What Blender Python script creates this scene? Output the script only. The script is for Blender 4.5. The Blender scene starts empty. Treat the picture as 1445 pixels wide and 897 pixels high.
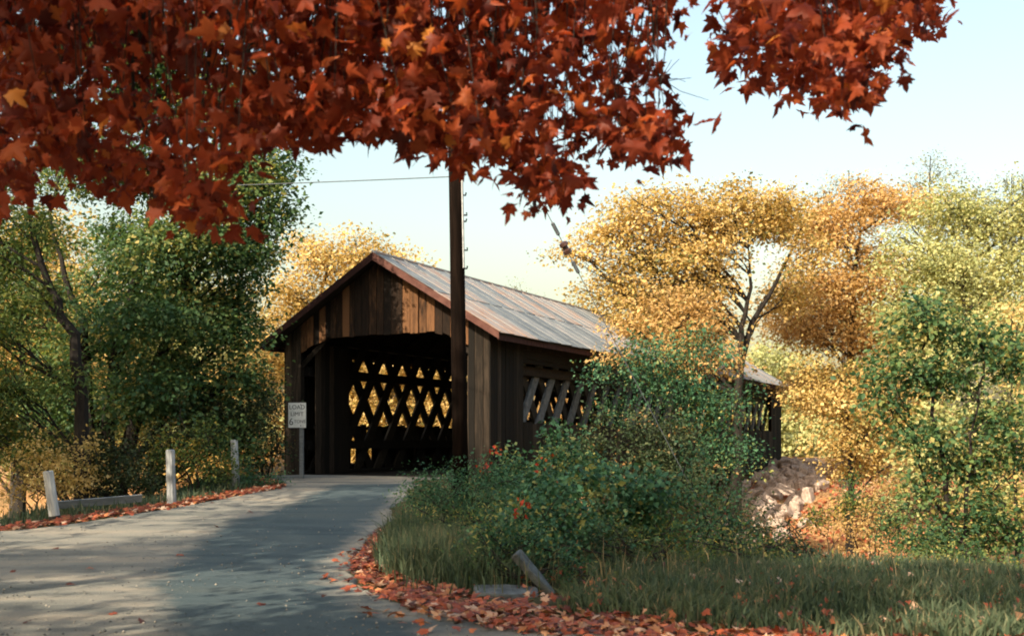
import bpy, math, random
import numpy as np
from mathutils import Vector, Matrix

# ------------------------------------------------------------------ camera, sky, sun, exposure
S = bpy.context.scene
COL = S.collection
EYE = 1.6
F = 1550.0                     # focal length in photograph pixels (width 1445)
HZ = 620.0                     # horizon row of the photograph
cam_d = bpy.data.cameras.new('camera')
cam = bpy.data.objects.new('camera', cam_d); COL.objects.link(cam)
cam.location = (0, 0, EYE); cam.rotation_euler = (math.radians(90), 0, 0)
cam_d.sensor_width = 36.0; cam_d.lens = 36.0 * F / 1445.0
cam_d.shift_y = (HZ - 448.5) / 1445.0
cam_d.clip_start = 0.05; cam_d.clip_end = 4000
S.camera = cam
cam_d.dof.use_dof = True; cam_d.dof.focus_distance = 27.0; cam_d.dof.aperture_fstop = 2.8
S.cycles.filter_width = 1.9

SUN_EL = math.radians(36)
SUN_H = Vector((-0.58, -0.81, 0)).normalized()        # horizontal direction towards the sun
SUN_V = Vector((SUN_H.x * math.cos(SUN_EL), SUN_H.y * math.cos(SUN_EL), math.sin(SUN_EL)))
w = bpy.data.worlds.new('World'); S.world = w; w.use_nodes = True
nt = w.node_tree; bg = nt.nodes['Background']
sky = nt.nodes.new('ShaderNodeTexSky'); sky.sky_type = 'NISHITA'; sky.sun_disc = False
sky.sun_elevation = SUN_EL
sky.sun_rotation = math.atan2(SUN_V.x, SUN_V.y)
sky.air_density = 1.9; sky.dust_density = 5.0; sky.ozone_density = 1.0
nt.links.new(sky.outputs[0], bg.inputs[0]); bg.inputs[1].default_value = 0.15
sl = bpy.data.lights.new('sun', 'SUN'); sl.energy = 4.3; sl.angle = math.radians(0.53); sl.color = (1.0, 0.87, 0.66)
so = bpy.data.objects.new('sun', sl); COL.objects.link(so)
so.rotation_euler = SUN_V.to_track_quat('Z', 'Y').to_euler(); so.location = (-20, -20, 30)
S.view_settings.view_transform = 'Standard'; S.view_settings.look = 'None'
S.view_settings.exposure = 1.0; S.view_settings.gamma = 1.0
S.view_settings.use_curve_mapping = False

rng = np.random.default_rng(7)
random.seed(7)

# ------------------------------------------------------------------ helpers
def W(px, py, Y):
    """point of the place at depth Y seen at photograph pixel px, py"""
    return np.array([(px - 722.5) * Y / F, Y, EYE - (py - HZ) * Y / F])

def tag(o, label=None, cat=None, group=None, kind=None):
    if label: o['label'] = label
    if cat: o['category'] = cat
    if group: o['group'] = group
    if kind: o['kind'] = kind
    return o

def link(name, me, parent=None, loc=None, rot=None):
    o = bpy.data.objects.new(name, me); COL.objects.link(o)
    if parent: o.parent = parent
    if loc is not None: o.location = [float(c) for c in loc]
    if rot is not None: o.rotation_euler = rot
    return o

def empty(name, loc=(0, 0, 0), rz=0.0):
    o = link(name, None, None, loc, (0, 0, rz)); o.empty_display_size = 0.2
    return o

def np_mesh(name, verts, faces, mat, tone=None, smooth=False):
    """verts (n,3); faces (m,k) array; tone per face"""
    me = bpy.data.meshes.new(name)
    verts = np.asarray(verts, np.float32); faces = np.asarray(faces, np.int32)
    m, k = faces.shape
    me.vertices.add(len(verts)); me.vertices.foreach_set('co', verts.ravel())
    me.loops.add(m * k); me.loops.foreach_set('vertex_index', faces.ravel())
    me.polygons.add(m)
    me.polygons.foreach_set('loop_start', np.arange(0, m * k, k, dtype=np.int32))
    me.polygons.foreach_set('loop_total', np.full(m, k, np.int32))
    if smooth: me.polygons.foreach_set('use_smooth', np.ones(m, bool))
    me.update(calc_edges=True)
    if tone is not None:
        a = me.attributes.new('tone', 'FLOAT', 'FACE'); a.data.foreach_set('value', np.asarray(tone, np.float32))
    if mat: me.materials.append(mat)
    return me

class MB:
    """collects polygons, built as one mesh"""
    def __init__(s): s.v = []; s.f = []
    def poly(s, vs, fs):
        b = len(s.v); s.v += [tuple(float(c) for c in p) for p in vs]; s.f += [tuple(b + i for i in f) for f in fs]
    def box(s, x0, x1, y0, y1, z0, z1):
        s.poly([(x0,y0,z0),(x1,y0,z0),(x1,y1,z0),(x0,y1,z0),(x0,y0,z1),(x1,y0,z1),(x1,y1,z1),(x0,y1,z1)],
               [(0,3,2,1),(4,5,6,7),(0,1,5,4),(1,2,6,5),(2,3,7,6),(3,0,4,7)])
    def prism(s, pts, d):
        """closed polygon pts (3d) extruded by vector d"""
        n = len(pts); P = [Vector(p) for p in pts]; D = Vector(d)
        s.poly([tuple(p) for p in P] + [tuple(p + D) for p in P],
               [tuple(range(n))[::-1], tuple(range(n, 2*n))] + [(i, (i+1) % n, n + (i+1) % n, n + i) for i in range(n)])
    def tube(s, pts, rad, n=6, cap=True):
        pts = [Vector(p) for p in pts]; b = len(s.v); m = len(pts)
        ref = Vector((0.31, 0.87, 0.11))
        for i, p in enumerate(pts):
            d = (pts[min(i+1, m-1)] - pts[max(i-1, 0)])
            if d.length < 1e-6: d = Vector((0,0,1))
            d.normalize()
            u = d.cross(ref if abs(d.dot(ref)) < 0.9 else Vector((1,0,0))).normalized(); v = d.cross(u)
            r = rad[i] if hasattr(rad, '__len__') else rad
            for k in range(n):
                a = 2*math.pi*k/n
                q = p + u*(r*math.cos(a)) + v*(r*math.sin(a)); s.v.append(tuple(q))
        for i in range(m-1):
            for k in range(n):
                s.f.append((b+i*n+k, b+i*n+(k+1) % n, b+(i+1)*n+(k+1) % n, b+(i+1)*n+k))
        if cap:
            s.f.append(tuple(b+k for k in range(n))[::-1]); s.f.append(tuple(b+(m-1)*n+k for k in range(n)))
    def mesh(s, name, mat, smooth=False):
        me = bpy.data.meshes.new(name); me.from_pydata(s.v, [], s.f); me.update()
        if mat: me.materials.append(mat)
        if smooth: me.polygons.foreach_set('use_smooth', np.ones(len(me.polygons), bool))
        return me
    def build(s, name, mat, parent=None, loc=None, rot=None, smooth=False):
        return link(name, s.mesh(name, mat, smooth), parent, loc, rot)

# ------------------------------------------------------------------ materials
def mat_new(name):
    m = bpy.data.materials.new(name); m.use_nodes = True
    n = m.node_tree.nodes; l = m.node_tree.links
    return m, n, l, n['Principled BSDF'], n['Material Output']

def ramp(n, stops):
    r = n.new('ShaderNodeValToRGB'); e = r.color_ramp.elements
    while len(e) < len(stops): e.new(0.5)
    for i, (p, c) in enumerate(stops):
        e[i].position = p; e[i].color = (*c, 1)
    return r

def leaf_mat(name, stops, trans=0.4, rough=0.55, tint=(1.15, 1.05, 0.6)):
    m, n, l, b, out = mat_new(name)
    at = n.new('ShaderNodeAttribute'); at.attribute_name = 'tone'
    r = ramp(n, stops); l.new(at.outputs['Fac'], r.inputs[0])
    l.new(r.outputs[0], b.inputs['Base Color']); b.inputs['Roughness'].default_value = rough
    b.inputs['Specular IOR Level'].default_value = 0.25
    t = n.new('ShaderNodeBsdfTranslucent')
    mx = n.new('ShaderNodeMix'); mx.data_type = 'RGBA'; mx.blend_type = 'MULTIPLY'; mx.inputs[0].default_value = 1
    l.new(r.outputs[0], mx.inputs[6]); mx.inputs[7].default_value = (*tint, 1); l.new(mx.outputs[2], t.inputs[0])
    ms = n.new('ShaderNodeMixShader'); ms.inputs[0].default_value = trans
    l.new(b.outputs[0], ms.inputs[1]); l.new(t.outputs[0], ms.inputs[2]); l.new(ms.outputs[0], out.inputs[0])
    return m

def wood_mat(name, dark, mid, light, scale=(7, 7, 0.7), rough=0.9, spread=0.55, bump=0.5):
    """weathered wood: grain stretched along the piece, a tone of its own for every piece"""
    m, n, l, b, out = mat_new(name)
    tc = n.new('ShaderNodeTexCoord'); mp = n.new('ShaderNodeMapping'); mp.inputs['Scale'].default_value = scale
    l.new(tc.outputs['Object'], mp.inputs[0])
    oi = n.new('ShaderNodeObjectInfo')
    ns = n.new('ShaderNodeTexNoise'); ns.noise_dimensions = '4D'; ns.inputs['Scale'].default_value = 2.2; ns.inputs['Detail'].default_value = 8; ns.inputs['Roughness'].default_value = 0.65
    mw = n.new('ShaderNodeMath'); mw.operation = 'MULTIPLY'; mw.inputs[1].default_value = 37.0
    l.new(oi.outputs['Random'], mw.inputs[0]); l.new(mw.outputs[0], ns.inputs['W']); l.new(mp.outputs[0], ns.inputs['Vector'])
    a = n.new('ShaderNodeMath'); a.operation = 'MULTIPLY_ADD'; a.inputs[1].default_value = spread; l.new(oi.outputs['Random'], a.inputs[0])
    a2 = n.new('ShaderNodeMath'); a2.operation = 'SUBTRACT'; a2.inputs[1].default_value = spread * 0.5; l.new(ns.outputs[0], a2.inputs[0]); l.new(a2.outputs[0], a.inputs[2])
    r = ramp(n, [(0.22, dark), (0.5, mid), (0.8, light)]); l.new(a.outputs[0], r.inputs[0])
    l.new(r.outputs[0], b.inputs['Base Color']); b.inputs['Roughness'].default_value = rough
    b.inputs['Specular IOR Level'].default_value = 0.2
    bp = n.new('ShaderNodeBump'); bp.inputs['Strength'].default_value = bump; bp.inputs['Distance'].default_value = 0.02
    l.new(ns.outputs[0], bp.inputs['Height']); l.new(bp.outputs[0], b.inputs['Normal'])
    return m

def plain_mat(name, c1, c2, scale=6.0, rough=0.85, metal=0.0, bump=0.2):
    m, n, l, b, out = mat_new(name)
    tc = n.new('ShaderNodeTexCoord'); ns = n.new('ShaderNodeTexNoise'); ns.inputs['Scale'].default_value = scale; ns.inputs['Detail'].default_value = 7
    ns.inputs['Roughness'].default_value = 0.65
    l.new(tc.outputs['Object'], ns.inputs['Vector'])
    r = ramp(n, [(0.35, c1), (0.65, c2)]); l.new(ns.outputs[0], r.inputs[0]); l.new(r.outputs[0], b.inputs['Base Color'])
    b.inputs['Roughness'].default_value = rough; b.inputs['Metallic'].default_value = metal
    bp = n.new('ShaderNodeBump'); bp.inputs['Strength'].default_value = bump; bp.inputs['Distance'].default_value = 0.02
    l.new(ns.outputs[0], bp.inputs['Height']); l.new(bp.outputs[0], b.inputs['Normal'])
    return m

M = {}
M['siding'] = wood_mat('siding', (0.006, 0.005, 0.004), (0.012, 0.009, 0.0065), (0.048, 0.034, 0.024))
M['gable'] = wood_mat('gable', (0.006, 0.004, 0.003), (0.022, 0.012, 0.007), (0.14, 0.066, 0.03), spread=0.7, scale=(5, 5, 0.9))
M['timber'] = wood_mat('timber', (0.006, 0.005, 0.004), (0.015, 0.011, 0.008), (0.03, 0.022, 0.017), scale=(5, 5, 5))
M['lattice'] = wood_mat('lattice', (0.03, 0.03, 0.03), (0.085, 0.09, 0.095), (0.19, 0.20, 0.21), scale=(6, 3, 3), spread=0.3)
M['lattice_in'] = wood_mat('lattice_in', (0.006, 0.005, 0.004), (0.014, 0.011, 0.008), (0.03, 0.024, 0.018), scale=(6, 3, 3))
M['barge'] = wood_mat('barge', (0.02, 0.007, 0.006), (0.05, 0.018, 0.014), (0.11, 0.05, 0.04), scale=(2, 5, 2))
M['pole'] = wood_mat('pole', (0.003, 0.0025, 0.002), (0.007, 0.0045, 0.0035), (0.018, 0.011, 0.008), scale=(9, 9, 0.6))
M['post'] = wood_mat('post', (0.07, 0.075, 0.08), (0.30, 0.31, 0.32), (0.60, 0.60, 0.57), scale=(10, 10, 1.0), spread=0.2)
M['old_wood'] = wood_mat('old_wood', (0.08, 0.085, 0.09), (0.17, 0.18, 0.185), (0.30, 0.31, 0.31), scale=(2, 8, 8), spread=0.2)
M['tar'] = plain_mat('tar', (0.012, 0.011, 0.01), (0.03, 0.025, 0.02))
M['stone'] = plain_mat('stone', (0.17, 0.125, 0.10), (0.52, 0.40, 0.33), 4.0, 0.9, 0, 1.0)
M['grey_stone'] = plain_mat('grey_stone', (0.045, 0.05, 0.05), (0.15, 0.165, 0.165), 5.0, 0.9, 0, 0.8)
M['white'] = plain_mat('white', (0.62, 0.63, 0.60), (0.80, 0.80, 0.77), 9, 0.6)
M['ink'] = plain_mat('ink', (0.02, 0.02, 0.02), (0.06, 0.05, 0.05), 20, 0.7)
M['steel'] = plain_mat('steel', (0.18, 0.19, 0.20), (0.34, 0.35, 0.36), 9, 0.5, 0.6)
M['cable'] = plain_mat('cable', (0.05, 0.06, 0.07), (0.10, 0.11, 0.12), 9, 0.6)
M['porcelain'] = plain_mat('porcelain', (0.04, 0.02, 0.015), (0.08, 0.04, 0.03), 9, 0.25)
M['bark'] = wood_mat('bark', (0.012, 0.010, 0.009), (0.045, 0.037, 0.03), (0.10, 0.085, 0.07), scale=(6, 6, 1.5), spread=0.15, bump=1.0)
M['bark_dark'] = wood_mat('bark_dark', (0.006, 0.005, 0.005), (0.020, 0.016, 0.014), (0.045, 0.038, 0.03), scale=(6, 6, 1.5), spread=0.15, bump=1.0)
M['water'] = mat_new('water')[0]
_b = M['water'].node_tree.nodes['Principled BSDF']; _b.inputs['Base Color'].default_value = (0.02, 0.03, 0.03, 1); _b.inputs['Roughness'].default_value = 0.08

M['lf_red'] = leaf_mat('lf_red', [(0.0, (0.06, 0.010, 0.007)), (0.3, (0.18, 0.030, 0.013)), (0.65, (0.33, 0.064, 0.020)), (0.88, (0.42, 0.105, 0.026)), (1.0, (0.54, 0.21, 0.04))], 0.5, 0.5, (1.2, 0.8, 0.7))
M['lf_litter'] = leaf_mat('lf_litter', [(0.0, (0.07, 0.025, 0.015)), (0.3, (0.21, 0.05, 0.026)), (0.6, (0.36, 0.085, 0.035)), (0.8, (0.42, 0.18, 0.07)), (1.0, (0.55, 0.36, 0.25))], 0.1)
M['lf_green'] = leaf_mat('lf_green', [(0.0, (0.028, 0.070, 0.034)), (0.4, (0.058, 0.125, 0.052)), (0.7, (0.13, 0.20, 0.065)), (0.86, (0.30, 0.29, 0.09)), (1.0, (0.46, 0.38, 0.13))], 0.42)
M['lf_green2'] = leaf_mat('lf_green2', [(0.0, (0.03, 0.07, 0.025)), (0.45, (0.08, 0.14, 0.04)), (0.8, (0.19, 0.21, 0.05)), (1.0, (0.42, 0.32, 0.07))], 0.4)
M['lf_shrub'] = leaf_mat('lf_shrub', [(0.0, (0.018, 0.058, 0.032)), (0.45, (0.045, 0.125, 0.062)), (0.85, (0.10, 0.21, 0.10)), (1.0, (0.26, 0.26, 0.08))], 0.35)
M['lf_shrubdk'] = leaf_mat('lf_shrubdk', [(0.0, (0.018, 0.030, 0.016)), (0.45, (0.040, 0.066, 0.030)), (0.85, (0.10, 0.115, 0.045)), (1.0, (0.32, 0.17, 0.06))], 0.35)
M['lf_yellow'] = leaf_mat('lf_yellow', [(0.0, (0.10, 0.12, 0.035)), (0.16, (0.26, 0.22, 0.07)), (0.34, (0.44, 0.31, 0.10)), (0.65, (0.60, 0.42, 0.16)), (1.0, (0.74, 0.58, 0.28))], 0.4)
M['lf_orange'] = leaf_mat('lf_orange', [(0.0, (0.26, 0.16, 0.06)), (0.35, (0.46, 0.29, 0.11)), (0.7, (0.58, 0.37, 0.15)), (1.0, (0.68, 0.50, 0.22))], 0.4)
M['lf_lime'] = leaf_mat('lf_lime', [(0.0, (0.13, 0.15, 0.075)), (0.35, (0.31, 0.34, 0.14)), (0.7, (0.52, 0.51, 0.23)), (1.0, (0.68, 0.60, 0.30))], 0.4)
M['lf_haze'] = leaf_mat('lf_haze', [(0.0, (0.14, 0.17, 0.15)), (0.5, (0.24, 0.27, 0.22)), (1.0, (0.38, 0.36, 0.24))], 0.3)  # pale blue-grey distance haze put into the leaf colour of the far trees
M['lf_scarlet'] = leaf_mat('lf_scarlet', [(0.0, (0.25, 0.02, 0.012)), (0.5, (0.42, 0.045, 0.02)), (1.0, (0.45, 0.13, 0.03))], 0.3)
M['grit'] = leaf_mat('grit', [(0.0, (0.08, 0.085, 0.085)), (0.5, (0.20, 0.19, 0.17)), (1.0, (0.36, 0.32, 0.27))], 0.0, 0.9)
M['grass'] = leaf_mat('grass', [(0.0, (0.03, 0.055, 0.032)), (0.45, (0.07, 0.105, 0.06)), (0.8, (0.13, 0.15, 0.085)), (1.0, (0.34, 0.25, 0.14))], 0.25, 0.7)

# ------------------------------------------------------------------ terrain
BR = np.array([-0.6, 28.5]); D1 = np.array([0.448, 0.894]); D1 /= np.linalg.norm(D1); DR = np.array([D1[1], -D1[0]])
DECK = 0.6
def smooth(t): t = np.clip(t, 0, 1); return t*t*(3-2*t)
def road_z(Y): return 0.6 * smooth((np.asarray(Y, float) - 11.0) / 18.0)
def solve_road(px, py):
    Y = 15.0
    for _ in range(60): Y = 0.5*Y + 0.5*F*(EYE - float(road_z(Y)))/(py - HZ)
    return ((px - 722.5)*Y/F, Y)
C0 = BR - DR*3.29                                   # middle of the portal
PL = C0 - DR*2.75 + D1*0.05; PR = C0 + DR*2.75 + D1*0.05
LEFT = [tuple(PL), tuple(C0 - DR*3.0 - D1*2.0)] + [solve_road(*p) for p in [(400,688),(333,700),(242,717),(80,741),(0,750)]] + [(-13, 15.2), (-22, 12.5), (-40, 9)]
RIGHT = [tuple(PR), tuple(C0 + DR*2.1 - D1*1.6)] + [solve_road(*p) for p in [(583,688),(561,712),(524,768),(497,800),(540,846),(650,880),(765,897)]] + [(4, 7.0), (14, 3.5), (40, -3)]
def resample(P, n):
    P = np.array(P, float); d = np.r_[0, np.cumsum(np.linalg.norm(np.diff(P, axis=0), axis=1))]
    t = np.linspace(0, 1, n)**1.5 * d[-1]
    # Catmull-like smoothing by dense linear + box filter
    tt = np.linspace(0, d[-1], 4000)
    X = np.interp(tt, d, P[:,0]); Yv = np.interp(tt, d, P[:,1])
    k = 61; pad = k//2
    def sm(a): return np.convolve(np.pad(a, pad, mode='edge'), np.ones(k)/k, 'valid')
    return np.c_[np.interp(t, tt, sm(X)), np.interp(t, tt, sm(Yv))]
NL = 150
EL = resample(LEFT, NL); ER = resample(RIGHT, NL)
def vnoise(x, y, s, seed=0):
    x = np.asarray(x)*s; y = np.asarray(y)*s
    return (np.sin(x*1.7 + y*2.3 + seed) + np.sin(x*2.9 - y*1.3 + 1.7*seed) + np.sin(-x*1.1 + y*3.1 + 2.1*seed) + np.sin(x*4.3 + y*0.7 + 0.3*seed)) / 4
ROADPOLY = np.vstack([EL, [[-40, -30], [40, -30]], ER[::-1]])
def sdf(x, y):
    """signed distance to the road outline, negative inside"""
    x = np.asarray(x, float).ravel(); y = np.asarray(y, float).ravel()
    A = ROADPOLY; B = np.roll(A, -1, axis=0)
    out = np.full(len(x), 1e9); ins = np.zeros(len(x), bool)
    for a, b in zip(A, B):
        e = b - a; wx = x - a[0]; wy = y - a[1]
        t = np.clip((wx*e[0] + wy*e[1]) / max(e @ e, 1e-9), 0, 1)
        out = np.minimum(out, (wx - e[0]*t)**2 + (wy - e[1]*t)**2)
        c = ((a[1] > y) != (b[1] > y))
        if abs(e[1]) > 1e-12: ins ^= c & (x < e[0]*(y - a[1])/e[1] + a[0])
    d = np.sqrt(out); d[ins] *= -1
    return d
def valley(s):
    s = np.asarray(s, float)
    return np.interp(s, [-40, -16, -11, -6, 0, 7, 9.5, 14, 15.5, 24, 33, 45, 90, 200], [0.0, 0.0, -0.15, -0.75, -1.6, -2.9, -3.4, -3.4, -2.9, -0.9, 0.35, 1.2, 3.5, 8.0])
def ground(x, y, d=None):
    shp = np.shape(x); x = np.asarray(x, float).ravel(); y = np.asarray(y, float).ravel()
    if d is None:
        d = np.full(len(x), 50.0); near = (np.abs(x) < 46) & (y < 50)
        if near.any(): d[near] = sdf(x[near], y[near])
    s = (x - BR[0])*D1[0] + (y - BR[1])*D1[1]; v = (x - BR[0])*DR[0] + (y - BR[1])*DR[1]
    wig = 1.2*vnoise(x, y, 0.12, 3)
    val = valley(s + wig*np.clip((s + 14)/10, 0, 1))
    # far roadway beyond the bridge
    far = smooth((s - 31.5)/3.0) * smooth(1 - (np.abs(v + 3.29) - 3.6)/4.0)
    val = val*(1-far) + 0.5*far
    t = smooth((d - 0.5)/4.5)
    rz = road_z(y)
    z = rz*(1-t) + val*t
    z = z + 0.10*vnoise(x, y, 0.6, 1)*smooth(d/2.0) + 0.03*vnoise(x, y, 2.6, 5)*smooth(d/1.0) - 0.09*smooth(-(d)/0.6)
    under = (s > 0.3) & (s < 32.5) & (np.abs(v + 3.29) < 3.6)
    z = np.where(under, np.minimum(z, val), z)
    return z.reshape(shp)
def gz(x, y): return float(ground(np.array([x]), np.array([y]))[0])

def axis_pts(lo, hi, step, far):
    a = np.arange(lo, hi + 1e-6, step)
    g = []; d = step
    x = hi
    while x < far: d *= 1.35; x += d; g.append(x)
    h = []; d = step; x = lo
    while x > -far: d *= 1.35; x -= d; h.append(x)
    return np.r_[h[::-1], a, g]
gx = axis_pts(-32, 36, 0.4, 1500); gy = axis_pts(-8, 72, 0.4, 1500)
GX, GY = np.meshgrid(gx, gy); GZ = ground(GX, GY)
nx, ny = len(gx), len(gy)
idx = np.arange(nx*ny).reshape(ny, nx)
gf = np.stack([idx[:-1,:-1], idx[:-1,1:], idx[1:,1:], idx[1:,:-1]], -1).reshape(-1, 4)
m, n, l, b, out = mat_new('soil')
tc = n.new('ShaderNodeTexCoord')
n1 = n.new('ShaderNodeTexNoise'); n1.inputs['Scale'].default_value = 0.35; n1.inputs['Detail'].default_value = 6
n2 = n.new('ShaderNodeTexNoise'); n2.inputs['Scale'].default_value = 7.0; n2.inputs['Detail'].default_value = 8; n2.inputs['Roughness'].default_value = 0.75
n3 = n.new('ShaderNodeTexVoronoi'); n3.inputs['Scale'].default_value = 9.0
for q in (n1, n2, n3): l.new(tc.outputs['Object'], q.inputs['Vector'])
r1 = ramp(n, [(0.3, (0.035, 0.042, 0.018)), (0.5, (0.075, 0.068, 0.03)), (0.7, (0.13, 0.085, 0.04))]); l.new(n2.outputs[0], r1.inputs[0])
r2 = ramp(n, [(0.25, (0.13, 0.07, 0.03)), (0.5, (0.34, 0.18, 0.08)), (0.75, (0.55, 0.34, 0.18))])
ad = n.new('ShaderNodeMath'); ad.operation = 'MULTIPLY_ADD'; ad.inputs[1].default_value = 0.35; l.new(n3.outputs['Color'], ad.inputs[0])
sb = n.new('ShaderNodeMath'); sb.operation = 'SUBTRACT'; sb.inputs[1].default_value = 0.17; l.new(n2.outputs[0], sb.inputs[0]); l.new(sb.outputs[0], ad.inputs[2]); l.new(ad.outputs[0], r2.inputs[0])
at = n.new('ShaderNodeAttribute'); at.attribute_name = 'litter'
mx = n.new('ShaderNodeMix'); mx.data_type = 'RGBA'; l.new(at.outputs['Fac'], mx.inputs[0]); l.new(r1.outputs[0], mx.inputs[6]); l.new(r2.outputs[0], mx.inputs[7])
l.new(mx.outputs[2], b.inputs['Base Color']); b.inputs['Roughness'].default_value = 0.95; b.inputs['Specular IOR Level'].default_value = 0.1
bp = n.new('ShaderNodeBump'); bp.inputs['Strength'].default_value = 0.8; bp.inputs['Distance'].default_value = 0.05; l.new(n2.outputs[0], bp.inputs['Height']); l.new(bp.outputs[0], b.inputs['Normal'])
me = np_mesh('ground', np.c_[GX.ravel(), GY.ravel(), GZ.ravel()], gf, m, smooth=True)
sG = (GX.ravel() - BR[0])*D1[0] + (GY.ravel() - BR[1])*D1[1]
a = me.attributes.new('litter', 'FLOAT', 'POINT')
a.data.foreach_set('value', np.clip(smooth((sG - 8)/5)*(0.8 + 0.5*vnoise(GX.ravel(), GY.ravel(), 0.35, 9)), 0, 1).astype(np.float32))
tag(link('ground', me), kind='structure')
# stream
mb = MB(); c = BR + D1*11.8
for sg in (1,):
    p = [c + DR*40 - D1*3.2, c + DR*40 + D1*3.2, c - DR*45 + D1*3.2, c - DR*45 - D1*3.2]
    mb.poly([(q[0], q[1], -3.12) for q in p], [(0, 1, 2, 3)])
tag(mb.build('water', M['water']), kind='structure')

# road sheet between its two edges
NA = 90
wob = lambda k, ph: 0.10*np.sin(np.arange(NL)*0.55 + ph) + 0.06*np.sin(np.arange(NL)*1.9 + 2*ph)
u = np.linspace(0, 1, NA)
L3 = EL.copy(); R3 = ER.copy()
L3[4:, 1] += wob(0, 0.3)[4:]*0.5; R3[4:, 0] += wob(0, 1.4)[4:]; R3[4:,1] += 0.5*wob(0, 2.4)[4:]
RP = L3[:, None, :]*(1-u)[None, :, None] + R3[:, None, :]*u[None, :, None]
RP = np.concatenate([RP, np.stack([np.linspace(-40, 40, NA), np.full(NA, -8.0)], -1)[None]], 0)
rx, ry = RP[..., 0], RP[..., 1]
dE = np.minimum(u, 1-u)[None, :]
rz = road_z(ry) + 0.012 + 0.012*vnoise(rx, ry, 0.5, 4) - 0.05*smooth(1 - dE/0.012)
ii = np.arange(rx.size).reshape(rx.shape)
rf = np.stack([ii[:-1,:-1], ii[1:,:-1], ii[1:,1:], ii[:-1,1:]], -1).reshape(-1, 4)
# dark asphalt lane mask: its outline in the place
LANE = [solve_road(*p) for p in [(470,684),(400,715),(330,735),(290,760),(235,800),(212,835),(228,870),(240,905)]] + [(-1.6, 7.5), (-1.0, 4), (1.5, 4)] + [solve_road(*p) for p in [(660,912),(560,885),(490,850),(455,815),(470,785),(505,760),(535,720),(560,700),(575,682)]]
m, n, l, b, out = mat_new('road')
tc = n.new('ShaderNodeTexCoord'); at = n.new('ShaderNodeAttribute'); at.attribute_name = 'lane'
nb = n.new('ShaderNodeTexNoise'); nb.inputs['Scale'].default_value = 1.3; nb.inputs['Detail'].default_value = 8; nb.inputs['Roughness'].default_value = 0.7
nf = n.new('ShaderNodeTexNoise'); nf.inputs['Scale'].default_value = 60; nf.inputs['Detail'].default_value = 5; nf.inputs['Roughness'].default_value = 0.8
vo = n.new('ShaderNodeTexVoronoi'); vo.inputs['Scale'].default_value = 45
nl_ = n.new('ShaderNodeTexNoise'); nl_.inputs['Scale'].default_value = 0.8; nl_.inputs['Detail'].default_value = 6
mpp = n.new('ShaderNodeMapping'); mpp.inputs['Scale'].default_value = (0.5, 2.0, 1); mpp.inputs['Rotation'].default_value = (0, 0, 0.3)
l.new(tc.outputs['Object'], mpp.inputs[0]); l.new(mpp.outputs[0], nl_.inputs['Vector'])
for q in (nb, nf, vo): l.new(tc.outputs['Object'], q.inputs['Vector'])
ra = ramp(n, [(0.3, (0.032, 0.056, 0.066)), (0.7, (0.074, 0.110, 0.122))]); l.new(nf.outputs[0], ra.inputs[0])
rg = ramp(n, [(0.3, (0.12, 0.13, 0.12)), (0.5, (0.24, 0.225, 0.19)), (0.72, (0.42, 0.35, 0.27))])
ma = n.new('ShaderNodeMath'); ma.operation = 'MULTIPLY_ADD'; ma.inputs[1].default_value = 0.5; l.new(nf.outputs[0], ma.inputs[0])
mb2 = n.new('ShaderNodeMath'); mb2.operation = 'MULTIPLY'; mb2.inputs[1].default_value = 0.5; l.new(nl_.outputs[0], mb2.inputs[0]); l.new(mb2.outputs[0], ma.inputs[2]); l.new(ma.outputs[0], rg.inputs[0])
# lane + noise -> soft ragged border
e1 = n.new('ShaderNodeMath'); e1.operation = 'MULTIPLY_ADD'; e1.inputs[1].default_value = 1.5; l.new(nb.outputs[0], e1.inputs[0])
e2 = n.new('ShaderNodeMath'); e2.operation = 'ADD'; e2.inputs[1].default_value = -0.75; l.new(at.outputs['Fac'], e2.inputs[0]); l.new(e2.outputs[0], e1.inputs[2])
rr = ramp(n, [(0.30, (0, 0, 0)), (0.72, (0.9, 0.9, 0.9))]); l.new(e1.outputs[0], rr.inputs[0])
mx = n.new('ShaderNodeMix'); mx.data_type = 'RGBA'; l.new(rr.outputs[0], mx.inputs[0]); l.new(rg.outputs[0], mx.inputs[6]); l.new(ra.outputs[0], mx.inputs[7])
# cracks, stains and pale grit
ck = n.new('ShaderNodeTexVoronoi'); ck.feature = 'DISTANCE_TO_EDGE'; ck.inputs['Scale'].default_value = 0.28
wn = n.new('ShaderNodeTexNoise'); wn.inputs['Scale'].default_value = 1.6; wn.inputs['Detail'].default_value = 7
wa = n.new('ShaderNodeVectorMath'); wa.operation = 'MULTIPLY_ADD'; wa.inputs[1].default_value = (3.5, 3.5, 0)
l.new(tc.outputs['Object'], wn.inputs['Vector']); l.new(wn.outputs['Color'], wa.inputs[0]); l.new(tc.outputs['Object'], wa.inputs[2]); l.new(wa.outputs[0], ck.inputs['Vector'])
kr = ramp(n, [(0.0, (0.62, 0.62, 0.62)), (0.008, (1, 1, 1))]); l.new(ck.outputs['Distance'], kr.inputs[0])
st = ramp(n, [(0.32, (0.62, 0.66, 0.68)), (0.5, (1, 1, 1)), (0.68, (1.0, 0.97, 0.92))]); l.new(nl_.outputs[0], st.inputs[0])
gr = ramp(n, [(0.04, (1.9, 1.8, 1.6)), (0.14, (1, 1, 1))]); l.new(vo.outputs['Distance'], gr.inputs[0])
cur = mx.outputs[2]
for q_ in (kr, st, gr):
    mm_ = n.new('ShaderNodeMix'); mm_.data_type = 'RGBA'; mm_.blend_type = 'MULTIPLY'; mm_.inputs[0].default_value = 0.85
    l.new(cur, mm_.inputs[6]); l.new(q_.outputs[0], mm_.inputs[7]); cur = mm_.outputs[2]
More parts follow.
